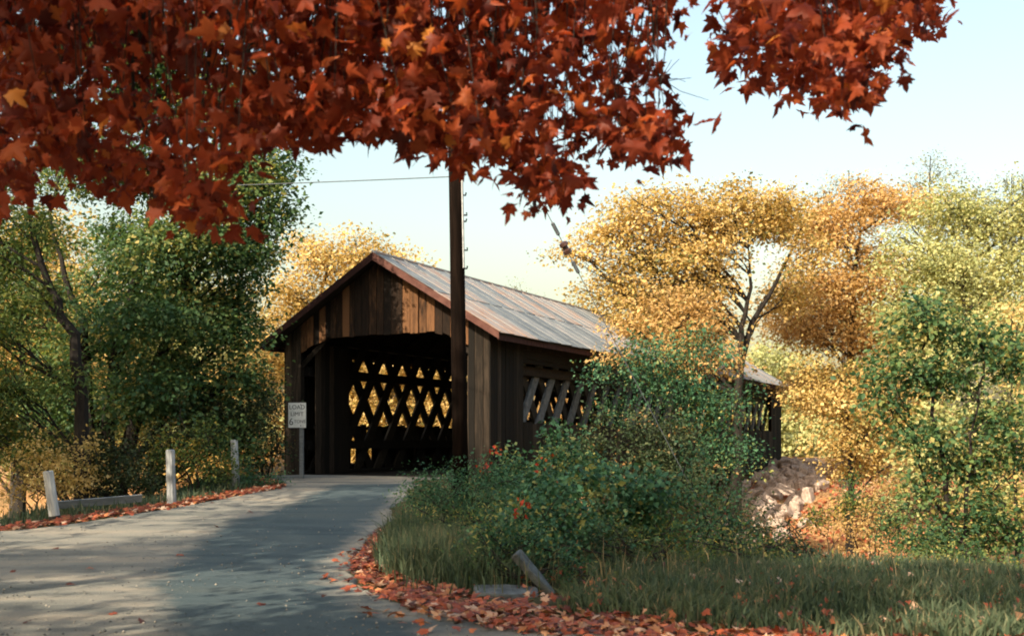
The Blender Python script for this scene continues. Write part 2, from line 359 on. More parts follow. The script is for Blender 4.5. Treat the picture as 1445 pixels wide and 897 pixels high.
l.new(cur, b.inputs['Base Color']); b.inputs['Roughness'].default_value = 0.85; b.inputs['Specular IOR Level'].default_value = 0.25
bp = n.new('ShaderNodeBump'); bp.inputs['Strength'].default_value = 0.9; bp.inputs['Distance'].default_value = 0.02
l.new(nf.outputs[0], bp.inputs['Height']); l.new(bp.outputs[0], b.inputs['Normal'])
me = np_mesh('road', np.c_[rx.ravel(), ry.ravel(), rz.ravel()], rf, m, smooth=True)
_keep = ROADPOLY; ROADPOLY = np.array(LANE); dl = sdf(rx, ry); ROADPOLY = _keep
a = me.attributes.new('lane', 'FLOAT', 'POINT'); a.data.foreach_set('value', np.clip(0.5 - dl/0.8, 0, 1).astype(np.float32))
tag(link('road', me), kind='structure')

# ------------------------------------------------------------------ covered bridge
RZ = math.atan2(DR[1], DR[0])
LEN, HW = 33.0, 3.29
RIDGE, EAVE, OV = 6.02, 3.72, 3.80
def roof_at(x): return RIDGE - (RIDGE - EAVE)*abs(x)/OV
bridge = empty('covered_bridge', (C0[0], C0[1], DECK), RZ)
tag(bridge, 'weathered brown wooden covered bridge with lattice sides and long metal roof', 'bridge')
def brd(x0, x1, y, zb0, zb1, zt0, zt1, th=0.026):
    q = MB(); cx = (x0+x1)/2; cz = zb0
    q.prism([(x0-cx, 0, zb0-cz), (x1-cx, 0, zb1-cz), (x1-cx, 0, zt1-cz), (x0-cx, 0, zt0-cz)], (0, th, 0))
    return q, (cx, y, cz)
def portal_wall(y0, sgn):
    f = MB()
    f.box(-HW+0.02, HW-0.02, y0+sgn*0.05, y0+sgn*0.23, 3.90, 4.08)                # header beam
    for s in (-1, 1):
        f.box(s*2.98-0.13, s*2.98+0.13, y0+sgn*0.05, y0+sgn*0.30, -0.3, 3.895)    # posts
        f.tube([(s*3.1, y0+sgn*0.14, 4.10), (0.05*s, y0+sgn*0.14, RIDGE-0.22)], 0.09, 4)
        f.tube([(s*2.85, y0+sgn*0.17, 3.1), (s*1.9, y0+sgn*0.17, 3.93)], 0.09, 4)
    wall = f.build('portal_wall', M['timber'], bridge)
    x = -HW - 0.005
    while x < HW - 0.05:
        wd = random.uniform(0.17, 0.27)
        x1 = min(x + wd, HW + 0.005)
        if HW - x1 < 0.1: x1 = HW + 0.005
        def zb(t):
            t = abs(t)
            return 3.86 if t < 1.75 else (3.86 - 0.36*(t-1.75)/0.95)
        mid = (x + x1)/2
        side = abs(mid) > 2.72
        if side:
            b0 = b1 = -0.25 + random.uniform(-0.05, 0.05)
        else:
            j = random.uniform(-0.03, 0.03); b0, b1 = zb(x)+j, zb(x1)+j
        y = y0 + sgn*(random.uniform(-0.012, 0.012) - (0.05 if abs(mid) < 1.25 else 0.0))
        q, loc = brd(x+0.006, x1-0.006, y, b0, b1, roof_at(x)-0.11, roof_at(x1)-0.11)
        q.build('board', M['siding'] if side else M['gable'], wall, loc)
        x = x1
    return wall
pw = portal_wall(0.0, 1)
portal_wall(LEN, -1)

# side walls: rails + siding boards, open band over the lattice
for s in (-1, 1):
    wl = MB()
    for z0, z1 in ((-0.45, -0.25), (1.30, 1.42), (3.55 if s < 0 else 3.12, 3.66 if s < 0 else 3.24), (3.92, 4.02)):
        wl.box(s*(HW-0.06)-0.05, s*(HW-0.06)+0.05, 0.32, LEN-0.32, z0, z1)
    side = wl.build('side_wall', M['timber'], bridge)
    solid = 2.5 if s < 0 else 1.95
    y = 0.0
    while y < LEN - 0.05:
        wd = random.uniform(0.24, 0.34) if y > solid else random.uniform(0.19, 0.28)
        y1 = min(y + wd, LEN)
        full = y < solid or y > LEN - 2.2
        q = MB(); th = 0.026; xx = s*(HW + 0.004 + random.uniform(0, 0.014))
        zt = 3.98 if full else 1.44 + random.uniform(-0.03, 0.05)
        zb = -0.55 + random.uniform(-0.12, 0.06)
        if s < 0 and 3.05 < y < 3.5: zt = 0.25                       # broken board
        if not (s < 0 and random.random() < 0.05 and y > 3.6):
            q.box(0, s*th, 0.005, y1-y-0.007, zb, zt)
            q.build('board', M['siding'], side, (xx, y, 0))
        y = y1
    # long boards over the opening
    z = 3.66 if s < 0 else 3.24
    while z < 3.95:
        z1 = min(z + 0.24, 3.98); yy = solid
        while yy < LEN - 2.3:
            y2 = min(yy + random.uniform(4.5, 6.5), LEN - 2.2)
            q = MB(); q.box(0, s*0.024, 0.005, y2-yy-0.005, 0.004, z1-z-0.004)
            q.build('board', M['siding'], side, (s*(HW+0.004), yy, z)); yy = y2
        z = z1
    # lattice truss
    t = MB()
    for z0, z1 in ((-0.2, 0.10), (2.82, 3.08), (3.80, 3.98), (0.72, 0.98)):
        t.box(s*2.86-0.17, s*2.86+0.17, 0.31, LEN-0.31, z0, z1)
    truss = t.build('truss', M['timber'], bridge)
    PZ, PY = 1.6, 1.12; mm = PZ/PY; wv = 0.31/math.cos(math.atan(mm))/2
    zlo, zhi = -0.15, 3.92
    for fam in (1, -1):
        for k in range(-60, 60):
            off = 3.11 + 0.8 + PZ*k
            def yz(z): return 3.3 + (z - off)/(mm*fam)
            ya, yb = yz(zlo), yz(zhi)
            if min(ya, yb) < 0.45 or max(ya, yb) > LEN-0.45: continue
            hy = wv/mm
            xx = s*(2.865 if (fam == 1) == (s > 0) else 2.785)
            outer = (fam == 1) == (s > 0)
            q = MB()
            q.prism([(0, ya-hy-ya, 0), (0, hy, 0), (0, yb-ya+hy, zhi-zlo), (0, yb-ya-hy, zhi-zlo)], (s*0.075, 0, 0))
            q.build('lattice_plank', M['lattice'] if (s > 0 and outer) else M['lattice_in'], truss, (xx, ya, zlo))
# inner boarding behind the portal
for s in (-1, 1):
    y = 0.33
    inn = MB(); inn.box(s*2.52-0.03, s*2.52+0.03, 0.33, 1.8, 1.3, 1.42); inn.box(s*2.52-0.03, s*2.52+0.03, 0.33, 1.8, 3.4, 3.52)
    inner = inn.build('inner_boarding', M['timber'], bridge)
    while y < (1.75 if s < 0 else 2.4):
        wd = random.uniform(0.18, 0.28); q = MB(); q.box(0, s*0.024, 0.004, wd-0.005, 0, 3.7)
        q.build('board', M['siding'], inner, (s*(2.47+random.uniform(0, 0.01)), y, 0.02)); y += wd
# deck and floor beams
dk = MB(); dk.box(-2.6, 2.6, -0.02, LEN+0.02, -0.16, 0.0)
deck = dk.build('deck', M['timber'], bridge)
for k in range(16):
    q = MB(); q.box(-3.1, 3.1, -0.12, 0.12, -0.60, -0.17); q.build('floor_beam', M['timber'], deck, (0, 0.8 + k*(LEN-1.6)/15, 0))
# roof: sheathing, rafters, sheet panels in courses
rf_ = MB()
for s in (-1, 1):
    rf_.prism([(0.0, 0, RIDGE-0.05), (s*OV, 0, EAVE-0.05), (s*OV, 0, EAVE), (0.0, 0, RIDGE)], (0, LEN+0.9, 0))
roof = rf_.build('roof', M['timber'], bridge, (0, -0.45, 0))
for k in range(24):
    q = MB()
    y = 0.75 + k*(LEN-0.6)/23.0
    for s in (-1, 1):
        q.tube([(s*0.03, 0, RIDGE-0.15), (s*3.7, 0, roof_at(3.7)-0.13)], 0.06, 4)
    q.build('rafter', M['timber'], roof, (0, y, 0))
m, n, l, b, out = mat_new('roof_sheet')
tc = n.new('ShaderNodeTexCoord'); oi = n.new('ShaderNodeObjectInfo')
mp = n.new('ShaderNodeMapping'); mp.inputs['Scale'].default_value = (0.8, 1.5, 1); l.new(tc.outputs['Object'], mp.inputs[0])
ns = n.new('ShaderNodeTexNoise'); ns.noise_dimensions = '4D'; ns.inputs['Scale'].default_value = 2.4; ns.inputs['Detail'].default_value = 8; ns.inputs['Roughness'].default_value = 0.7
mw = n.new('ShaderNodeMath'); mw.operation = 'MULTIPLY'; mw.inputs[1].default_value = 51; l.new(oi.outputs['Random'], mw.inputs[0]); l.new(mw.outputs[0], ns.inputs['W']); l.new(mp.outputs[0], ns.inputs['Vector'])
aa = n.new('ShaderNodeMath'); aa.operation = 'MULTIPLY_ADD'; aa.inputs[1].default_value = 0.42; l.new(oi.outputs['Random'], aa.inputs[0])
ab = n.new('ShaderNodeMath'); ab.operation = 'SUBTRACT'; ab.inputs[1].default_value = 0.21; l.new(ns.outputs[0], ab.inputs[0]); l.new(ab.outputs[0], aa.inputs[2])
rc = ramp(n, [(0.20, (0.08, 0.095, 0.11)), (0.42, (0.17, 0.185, 0.195)), (0.58, (0.24, 0.23, 0.225)), (0.74, (0.28, 0.18, 0.135)), (0.92, (0.17, 0.08, 0.055))]); l.new(aa.outputs[0], rc.inputs[0])
l.new(rc.outputs[0], b.inputs['Base Color']); b.inputs['Metallic'].default_value = 0.0; b.inputs['Roughness'].default_value = 0.75; b.inputs['Specular IOR Level'].default_value = 0.3
bp = n.new('ShaderNodeBump'); bp.inputs['Strength'].default_value = 0.3; bp.inputs['Distance'].default_value = 0.01; l.new(ns.outputs[0], bp.inputs['Height']); l.new(bp.outputs[0], b.inputs['Normal'])
M['sheet'] = m
slope_len = math.hypot(OV, RIDGE-EAVE); ang = math.atan2(RIDGE-EAVE, OV)
NC = 2; cw = slope_len/NC; PLN = (LEN + 0.9)/45
def sheet_mesh(k):
    q = MB(); rr_ = random.Random(k); e = [rr_.uniform(-0.02, 0.02) for _ in range(4)]
    q.prism([(0, 0.003, 0), (0, PLN-0.003, 0), (cw+0.07+e[0], PLN-0.003, e[2]*0.3), (cw+0.07+e[1], 0.003, e[3]*0.3)], (0, 0, 0.01))
    q.box(0.0, cw+0.05, -0.018, 0.018, 0.010, 0.032)
    return q.mesh('roof_panel', M['sheet'])
SHM = [sheet_mesh(k) for k in range(5)]
for s in (-1, 1):
    for c in range(NC):
        for k in range(45):
            d0 = c*cw
            p = Vector((s*d0*math.cos(ang), k*PLN, RIDGE - d0*math.sin(ang) + 0.014 + random.uniform(0, 0.006)))
            o = link('roof_panel', random.choice(SHM), roof, p)
            if s > 0: o.rotation_euler = (0, ang - 0.008, 0)
            else:
                o.rotation_euler = (0, ang - 0.008, math.pi); o.location.y += PLN
q = MB(); q.tube([(0, -0.02, RIDGE+0.03), (0, LEN+0.92, RIDGE+0.03)], 0.055, 6); q.build('ridge_cap', M['sheet'], roof)
for yy in (-0.03, LEN+0.9):
    for s in (-1, 1):
        q = MB(); q.prism([(s*0.0, 0, RIDGE+0.025), (s*(OV+0.03), 0, EAVE+0.02), (s*(OV+0.03), 0, EAVE-0.17), (s*0.0, 0, RIDGE-0.19)], (0, 0.03, 0))
        q.build('bargeboard', M['barge'], roof, (0, yy, 0))
for s in (-1, 1):
    q = MB(); q.box(-0.012, 0.012, 0, LEN+0.86, -0.13, 0.0); q.build('fascia', M['barge'], roof, (s*(OV-0.02), 0.02, EAVE-0.055))
# stone abutments
def stone_mesh(i, mat=None):
    r = random.Random(i); q = MB()
    pts = []
    for z in (0, 1):
        for (x, y) in ((0,0),(1,0),(1,1),(0,1)):
            pts.append((x - 0.5 + r.uniform(-.07,.07), y - 0.5 + r.uniform(-.07,.07), z - 0.5 + r.uniform(-.09,.09)))
    q.poly(pts, [(0,3,2,1),(4,5,6,7),(0,1,5,4),(1,2,6,5),(2,3,7,6),(3,0,4,7)])
    import bmesh
    me = q.mesh('stone', mat or M['stone']); bm = bmesh.new(); bm.from_mesh(me)
    bmesh.ops.bevel(bm, geom=list(bm.edges), offset=0.10, segments=1, affect='EDGES', profile=0.5)
    bm.to_mesh(me); bm.free(); return me
STONES = [stone_mesh(i) for i in range(8)]
def abutment(label, y0, x0, x1, ztop, zbot, face):
    """courses of stones in a wall across the end of the bridge, local frame of the bridge"""
    base = C0 + D1*y0
    root = empty('stone_abutment', (base[0], base[1], DECK + zbot), RZ); tag(root, label, 'stone wall')
    q = MB(); q.box(x0+0.1, x1-0.1, 0.25*face if face > 0 else -0.9, 0.9 if face > 0 else -0.25, 0.05, ztop-zbot-0.12)
    q.build('core', M['tar'], root)
    z = 0
    while z < ztop - zbot - 0.05:
        h = random.uniform(0.34, 0.46); x = x0 + random.uniform(-0.25, 0.1)
        lim = x1 + 0.2*random.random()
        while x < lim:
            wd = random.uniform(0.5, 1.05)
            o = link('stone', random.choice(STONES), root, (x + wd/2, random.uniform(-0.07, 0.07), z + h/2))
            o.scale = (wd*1.02, 0.72, h*1.02); o.rotation_euler = (0, 0, random.choice((0, math.pi)))
            x += wd
        z += h
    return root
abutment('sunlit pinkish stone abutment under the far end of the bridge', LEN - 0.2, -4.2, 7.8, -0.5, -3.6, 1)
abutment('stone abutment hidden under the near end of the bridge behind shrubs', 0.6, -3.9, 3.9, -0.66, -3.4, -1)

# load limit sign on its post
sp = solve_road(424, 684)
sg = empty('load_limit_sign', (W(425, 680, 28.3)[0], 28.3, gz(W(425, 680, 28.3)[0], 28.3) - 0.05), math.radians(-6))
tag(sg, 'white rectangular load limit sign on a grey wooden post beside the portal', 'sign')
q = MB(); q.box(-0.045, 0.045, 0, 0.09, -0.2, 1.55 + 0.6 - 0.05); q.build('post', M['old_wood'], sg)
zs = EYE - (603-HZ)*28.3/F - sg.location.z
q = MB(); q.box(-0.33, 0.13, -0.03, -0.004, zs, zs+0.64); pan = q.build('panel', M['white'], sg)
for zz in (zs+0.05, zs+0.59):
    q = MB(); q.tube([(0.0, -0.045, zz), (0.0, -0.028, zz)], 0.014, 8); q.build('bolt', M['porcelain'], pan)
def text_mesh(s, size, x, z, yoff, parent):
    c = bpy.data.curves.new('t', 'FONT'); c.body = s; c.size = size; c.align_x = 'CENTER'; c.extrude = 0.002
    o = bpy.data.objects.new('t', c); COL.objects.link(o)
    dg = bpy.context.evaluated_depsgraph_get(); me = bpy.data.meshes.new_from_object(o.evaluated_get(dg))
    bpy.data.objects.remove(o); me.materials.clear(); me.materials.append(M['ink'])
    t = link('lettering', me, parent, (x, yoff, z), (math.pi/2, 0, 0)); return t
text_mesh('LOAD', 0.155, -0.10, zs+0.475, -0.033, pan)
text_mesh('LIMIT', 0.145, -0.10, zs+0.30, -0.033, pan)
text_mesh('6', 0.25, -0.255, zs+0.07, -0.033, pan)
text_mesh('TONS', 0.115, -0.03, zs+0.12, -0.033, pan)

# guard posts along the road
def guard_post(px, py, Y, ht, lean, label, dark=False):
    p = W(px, py, Y)
    z = gz(p[0], Y) - 0.02
    root = empty('guard_post', (p[0], Y, z)); root.rotation_euler = (random.uniform(-.03, .03), lean, 0)
    tag(root, label, 'post', 'pale guard posts along the road edge')
    ht = ht + (p[2] - z)
    q = MB(); r = 0.085
    q.tube([(0,0,-0.25), (0.005,0,0.17), (0,0.004,ht*0.6), (0.004,0,ht-0.02), (0.004,0,ht)], [r*1.05, r*1.03, r, r*0.97, r*0.8], 10)
    q.build('shaft', M['post'], root, smooth=False)
    q = MB(); q.tube([(0,0,-0.2), (0,0,0.13 if dark else 0.05)], r*1.12, 10); q.build('tarred_foot', M['tar'], root)
guard_post(78, 739, 18.4, 0.9, -0.13, 'leaning white post with a black foot, nearest to the camera', True)
guard_post(242, 714, 20.9, 1.08, -0.02, 'upright tall pale grey post, middle of the three beside the road')
guard_post(333, 678, 25.0, 0.93, -0.05, 'short pale post nearest to the bridge portal, standing in grass')
# fallen rail
a0, a1 = W(75, 722, 19.6), W(200, 707, 20.6)
q = MB(); dv = Vector(a1 - a0); dv.z = 0; ln = dv.length
q.box(0, ln, -0.02, 0.02, 0, 0.14)
rl = q.build('fallen_rail', M['old_wood'], None, (a0[0], a0[1], gz(a0[0], a0[1]) + 0.12), (0.3, -math.atan2(gz(a1[0], a1[1]) - gz(a0[0], a0[1]), ln), math.atan2(dv.y, dv.x)))
tag(rl, 'grey wooden rail lying low behind the leaning white post', 'rail')

# stone slabs among the shrubs
def slab(pts, th, loc, rot, label, mat):
    import bmesh
    q = MB(); q.prism([(x, y, 0) for x, y in pts], (0, 0, th)); me = q.mesh('stone_slab', mat)
    bm = bmesh.new(); bm.from_mesh(me); bmesh.ops.bevel(bm, geom=list(bm.edges), offset=0.03, segments=2, affect='EDGES', profile=0.6); bm.to_mesh(me); bm.free()
    o = link('stone_slab', me, None, loc, rot); tag(o, label, 'stone'); return o
p = W(748, 828, 11.9); 
slab([(-0.30,-0.09),(-0.05,-0.10),(0.30,-0.04),(0.40,0.01),(0.1,0.07),(-0.28,0.10)], 0.09, (p[0], p[1], gz(p[0], p[1]) + 0.2), (0.45, 0.85, 0.1), 'leaning wedge of grey stone sticking out of the shrubs by the leaves', M['grey_stone'])
p = W(712, 824, 11.7)
slab([(-0.36,-0.2),(0.0,-0.27),(0.33,-0.16),(0.38,0.12),(0.05,0.22),(-0.32,0.15)], 0.14, (p[0], p[1], gz(p[0], p[1]) - 0.03), (0.1, 0.05, 0.2), 'flat grey stone lying in grass behind the fallen leaves', M['grey_stone'])

# utility pole
PX, PY_ = W(651, 680, 21.0)[0], 21.0
pz = gz(PX, PY_)
pole = empty('utility_pole', (PX, PY_, pz)); pole.rotation_euler = (0, -0.018, 0)
tag(pole, 'tall dark brown wooden utility pole standing before the bridge', 'utility pole')
PH = 9.9 - pz
q = MB(); q.tube([(0,0,-0.3), (0,0,2.5), (0.01,0.0,5), (0,0,PH)], [0.155, 0.146, 0.14, 0.12], 14); q.build('shaft', M['pole'], pole, smooth=True)
M['pole'].node_tree.nodes['Principled BSDF'].inputs['Specular IOR Level'].default_value = 0.02
q = MB(); q.tube([(0.135, -0.10, 4.6), (0.13, -0.095, 7.6)], 0.022, 6); q.build('conduit', M['steel'], pole)
for k, zz in enumerate((4.6, 4.95, 5.5, 5.62, 6.0)):
    q = MB(); q.tube([(0.1, 0.0, 0), (0.19 + 0.02*(k % 2), 0.0, 0.0), (0.20, 0, 0.05)], 0.018, 5); q.build('step_bolt', M['cable'], pole, (0, 0, zz))
q = MB(); q.box(-1.1, 1.1, -0.2, -0.1, 0, 0.12); ca = q.build('crossarm', M['pole'], pole, (0, 0, PH-0.7))
for x in (-0.95, -0.45, 0.45, 0.95):
    q = MB(); q.tube([(x, -0.15, 0.12), (x, -0.15, 0.18), (x, -0.15, 0.24), (x, -0.15, 0.28)], [0.02, 0.05, 0.045, 0.015], 8); q.build('insulator', M['porcelain'], ca)
def sag(a, b, drop, n=24):
    a = np.array(a); b = np.array(b); t = np.linspace(0, 1, n)[:, None]
    p = a*(1-t) + b*t; p[:, 2] -= 4*drop*(t*(1-t))[:, 0]; return p
q = MB(); q.tube(sag((PX-0.1, PY_, EYE + 371*21/F), W(-250, 268, 44), 0.15), 0.011, 5); wire = q.build('overhead_wire', M['cable'])
tag(wire, 'thin dark wire running from the utility pole to the left', 'wire')
gtop = np.array([PX + 0.0, PY_, EYE + 550*21/F]); gbot = np.array([4.95, 24.0, gz(4.95, 24.0) - 0.05])
guy = empty('guy_wire', gbot); tag(guy, 'slanting guy wire with a dark insulator, right of the utility pole', 'guy wire')
q = MB(); q.tube([(gtop - gbot), (0, 0, 0)], 0.009, 5); q.build('strand', M['cable'], guy)
f = 0.345; c = (gtop - gbot)*(1-f); dn = (gtop-gbot)/np.linalg.norm(gtop-gbot)
q = MB(); q.tube([c + dn*t for t in (-0.14, -0.12, -0.05, -0.03, 0.03, 0.05, 0.12, 0.14)], [0.03, 0.085, 0.095, 0.06, 0.06, 0.095, 0.085, 0.03], 10); q.build('insulator', M['porcelain'], guy)
for s in (-1, 1):
    q = MB(); q.tube([c + dn*s*t for t in (0.28, 0.31, 0.55, 0.58)], [0.015, 0.04, 0.04, 0.015], 8); q.build('clamp', M['cable'], guy)

# ------------------------------------------------------------------ foliage machinery
def frames(nrm, tip):
    nrm = nrm/np.linalg.norm(nrm, axis=1, keepdims=True)
    t = tip - nrm*np.sum(tip*nrm, axis=1, keepdims=True); t /= np.linalg.norm(t, axis=1, keepdims=True) + 1e-9
    return np.cross(t, nrm), t, nrm
T_LONG = (np.array([[0, 0, 0], [0.17, 0.4, 0.06], [0.03, 1.25, -0.2], [-0.17, 0.4, 0.06]]), np.array([[0, 1, 2], [0, 2, 3]]))
T_LEAF = (np.array([[0, 0, 0], [0.34, 0.45, 0.10], [0, 1.0, -0.06], [-0.34, 0.45, 0.10]]), np.array([[0, 1, 2], [0, 2, 3]]))
_ml = [(0, -0.02), (0.13, 0.02), (0.40, -0.06), (0.32, 0.12), (0.56, 0.32), (0.36, 0.36), (0.40, 0.55), (0.18, 0.46), (0.14, 0.70), (0, 1.0)]
_ml = _ml + [(-x, y) for x, y in _ml[1:-1][::-1]]
_mv = np.array([(0, 0.30, 0.06)] + [(x, y, -0.10*abs(x) - 0.08*max(0, y-0.4)) for x, y in _ml])
T_MAPLE = (_mv, np.array([(0, i, i % (len(_mv)-1) + 1) for i in range(1, len(_mv))]))
T_MAPLE[1][:] = T_MAPLE[1]
def scatter(P, nrm, tip, size, tmpl):
    tv, tf = tmpl; X, Yv, Z = frames(nrm, tip); n = len(P)
    V = P[:, None, :] + size[:, None, None]*(X[:, None, :]*tv[None, :, 0:1] + Yv[:, None, :]*tv[None, :, 1:2] + Z[:, None, :]*tv[None, :, 2:3])
    Fc = tf[None] + (np.arange(n)*len(tv))[:, None, None]
    return V.reshape(-1, 3), Fc.reshape(-1, 3), len(tf)
def leaf_cloud(name, P, nrm, tip, size, tone, mat, parent, tmpl=T_LEAF, kind=None):
    V, Fc, k = scatter(P, nrm, tip, size, tmpl)
    o = link(name, np_mesh(name, V, Fc, mat, np.repeat(np.clip(tone, 0, 1), k)), parent)
    if kind: o['kind'] = kind
    return o
def rv(r, n):
    v = r.normal(size=(n, 3)); return v/np.linalg.norm(v, axis=1, keepdims=True)
def bend(a, b, r, amp, n=6, up=0.0):
    a = np.array(a, float); b = np.array(b, float); t = np.linspace(0, 1, n)
    p = a[None]*(1-t[:, None]) + b[None]*t[:, None]; L = np.linalg.norm(b-a)
    p += (np.sin(t*np.pi)[:, None])*rv(r, 1)*amp*L; p[:, 2] += up*L*np.sin(t*np.pi)
    p[1:-1] += r.normal(size=(n-2, 3))*amp*L*0.15
    return p
LSC, DSC = 0.55, 1.9
def tree(name, label, cat, stems, blobs, dens, size, mat, seed, group=None, bark='bark', spread=0.32, flat=0.55, lpc=26, cname='crown', r0=0.14, twigs=0.5, tonec=0.18, hollow=0.35):
    """stems: list of polylines (base first). blobs: (x,y,z, rx, ry, rz). dens: twigs per square metre of blob surface.
    Leaves hang in sprays at the ends of twigs that grow from limbs inside each blob."""
    size *= LSC; dens *= DSC
    r = np.random.default_rng(seed)
    base = np.array(stems[0][0], float); root = empty(name, base); tag(root, label, cat, group)
    q = MB(); allst = []
    for k, st in enumerate(stems):
        st = np.array(st, float); tt = np.linspace(0, 1, len(st)); t2 = np.linspace(0, 1, 14)
        p = np.c_[[np.interp(t2, tt, st[:, i]) for i in range(3)]].T
        p[1:-1] += r.normal(size=(12, 3))*0.035*np.array([1, 1, 0.2]); rr = r0*(0.8 if k else 1.0)
        q.tube(p - base, rr*(1.0 - 0.85*t2) + rr*0.5*np.exp(-t2*14), 7); allst.append(p)
    sp = np.vstack(allst)
    P = []; tn = []; SZ = []; out_ = []; TW = []
    for bi, (bx, by, bz, ax, ay, az) in enumerate(blobs):
        c = np.array([bx, by, bz]); R = np.array([ax, ay, az])
        lo = sp[sp[:, 2] < bz + 0.2*az]; cand = lo if len(lo) else sp
        hd = np.linalg.norm(cand[:, :2] - c[:2], axis=1); dd = np.linalg.norm(cand - c, axis=1) + 2.0*np.maximum(0, cand[:, 2] - (bz - 0.75*hd)); j = int(np.argmin(dd)); st = cand[j]
        limb = bend(st, c + np.array([0, 0, 0.15*az]), r, 0.08, 7, 0.04)
        L = np.linalg.norm(c - st); rad0 = min(r0*0.42, 0.012 + 0.011*L)
        if r.random() < 0.6 or bi < 3: q.tube(limb - base, np.linspace(rad0, rad0*0.35, 7), 5, False)
        area = 4*np.pi*((ax*ay)**1.6/3 + (ax*az)**1.6/3 + (ay*az)**1.6/3)**(1/1.6)
        n = max(6, int(dens*area))
        d = rv(r, n); rad = hollow + (1.12-hollow)*r.random(n)**0.6
        lump = 1 + 0.22*np.sin(d[:, 0]*5 + bi) * np.sin(d[:, 2]*6 + 2*bi) + 0.16*r.normal(size=n)*0.5
        tips = c + d*R*(rad*lump)[:, None]
        for i in range(n):
            if r.random() < twigs*0.5:
                s0 = limb[min(6, 2 + int(r.random()*5))]
                q.tube(bend(s0, tips[i], r, 0.10, 4, 0.05) - base, np.linspace(rad0*0.35, 0.006, 4), 3, False)
        ct = 0.5 + tonec*r.normal(size=n) + 0.14*np.sin(bi*2.3)
        nl = np.maximum(4, (lpc*(0.6 + 0.8*r.random(n))).astype(int))
        rep = np.repeat(np.arange(n), nl); N = len(rep)
        off = r.normal(size=(N, 3))*spread*np.array([1, 1, flat])
        pos = tips[rep] + off; pos[:, 2] -= 0.25*np.linalg.norm(off[:, :2], axis=1)
        P.append(pos); tn.append(ct[rep] + 0.09*r.normal(size=N)); TW.append((rv(r, n)*0.8 + 0.35*d + np.array([0, 0, 0.35]))[rep]); SZ.append(size*(0.45 + 1.2*r.random(N)**1.5))
        o2 = off + 0.5*d[rep]*spread; out_.append(o2)
    q.build('trunk', M[bark], root)
    P = np.vstack(P); tn = np.concatenate(tn); SZ = np.concatenate(SZ); O = np.vstack(out_); TW = np.vstack(TW); N = len(P)
    keep = P[:, 2] > ground(P[:, 0], P[:, 1]) + 0.03
    P, tn, SZ, O, TW = P[keep], tn[keep], SZ[keep], O[keep], TW[keep]; N = len(P)
    nrm = rv(r, N)*0.6 + TW*0.8 + np.array([0, 0, 0.3]) + np.array(SUN_V)*0.2
    tip = O + np.array([0, 0, -0.25]) + 0.4*r.normal(size=(N, 3))
    leaf_cloud(cname, P - base, nrm, tip, SZ, tn, M[mat], root, T_LONG if seed in (101, 106, 116, 118, 119, 125, 128, 12) else T_LEAF)
    return root, N
NLEAF = 0
def T(*a, **k):
    global NLEAF
    o, n_ = tree(*a, **k); NLEAF += n_; return o
def PB(l_, Y0):
    """blobs from (px, py, rx_px, ry_px[, dY]) at depth Y0"""
    o = []
    for b_ in l_:
        Y = Y0 + (b_[4] if len(b_) > 4 else 0); c = W(b_[0], b_[1], Y); k = Y/F
        R_ = np.array([b_[2]*k, max(b_[2], b_[3])*k*0.85, b_[3]*k])
        for _ in range(4):
            d_ = rv(_pr, 1)[0]; f_ = _pr.uniform(0.40, 0.68); c2 = c + d_*R_*(1.08 - f_)
            o.append((*c2, *(R_*f_)))
    return o
_pr = np.random.default_rng(4321)
def ST(l_, Y0):
    """stem polyline from (px, py[, dY]); the first point is put on the ground"""
    o = [W(p_[0], p_[1], Y0 + (p_[2] if len(p_) > 2 else 0)) for p_ in l_]
    o[0][2] = gz(o[0][0], o[0][1]) - 0.1
    return o

# ------------------------------------------------------------------ trees on the left
T('green_tree', 'large dark green leafy tree with several leaning stems left of the bridge', 'tree',
  [ST([(148,690),(150,600),(172,480),(200,360),(230,240),(240,120),(250,40)], 27), ST([(152,690),(200,560),(265,430),(262,380),(300,300),(340,230)], 27.3), ST([(140,690),(120,560),(120,470),(95,400),(70,300)], 26.7)],
  PB([(335,260,75,60),(360,215,55,40),(385,290,34,36),(350,335,45,36),(250,225,90,60,1),(385,250,38,38),(315,350,62,55),(250,330,90,65,-1),(170,370,85,65,.5),(290,450,65,55,.3),(225,440,90,60,-1),(140,470,75,55),(270,540,85,48,.5),(190,545,85,50,-1),(100,570,70,48,.5),(335,590,40,40,1),(130,210,85,60),(215,130,100,65),(110,90,90,60),(335,470,36,38),(345,540,36,40),(345,400,34,34),(330,610,40,36),(320,140,80,60),(200,30,110,60)], 27),
  5.0, 0.19, 'lf_green', 11, bark='bark_dark', r0=0.24, lpc=24, spread=0.30, hollow=0.3)
T('slender_tree', 'slender leaning tree with thin green leaves at the far left edge', 'tree',
  [ST([(118,700),(112,560),(108,480),(80,430),(68,400),(48,330),(36,250),(20,160)], 23.5)],
  PB([(50,300,45,40),(0,350,50,45),(60,430,45,40),(-10,450,60,45),(30,540,60,40),(-40,580,60,45),(85,520,40,35),(20,230,50,40),(-50,290,60,60),(60,620,50,28)], 23.5),
  5.5, 0.18, 'lf_green2', 12, bark='bark_dark', r0=0.15, lpc=20, spread=0.30)
T('yellow_tree', 'sunlit yellow tree behind the green trees at the far left', 'tree',
  [ST([(20,640),(25,500),(40,400),(50,300)], 44)], PB([(30,330,80,60),(-40,400,90,70),(90,420,80,65),(10,500,110,60),(110,520,80,60),(60,590,100,45),(-60,560,90,60)], 44),
  1.7, 0.30, 'lf_yellow', 13, spread=0.5, lpc=22, r0=0.2)
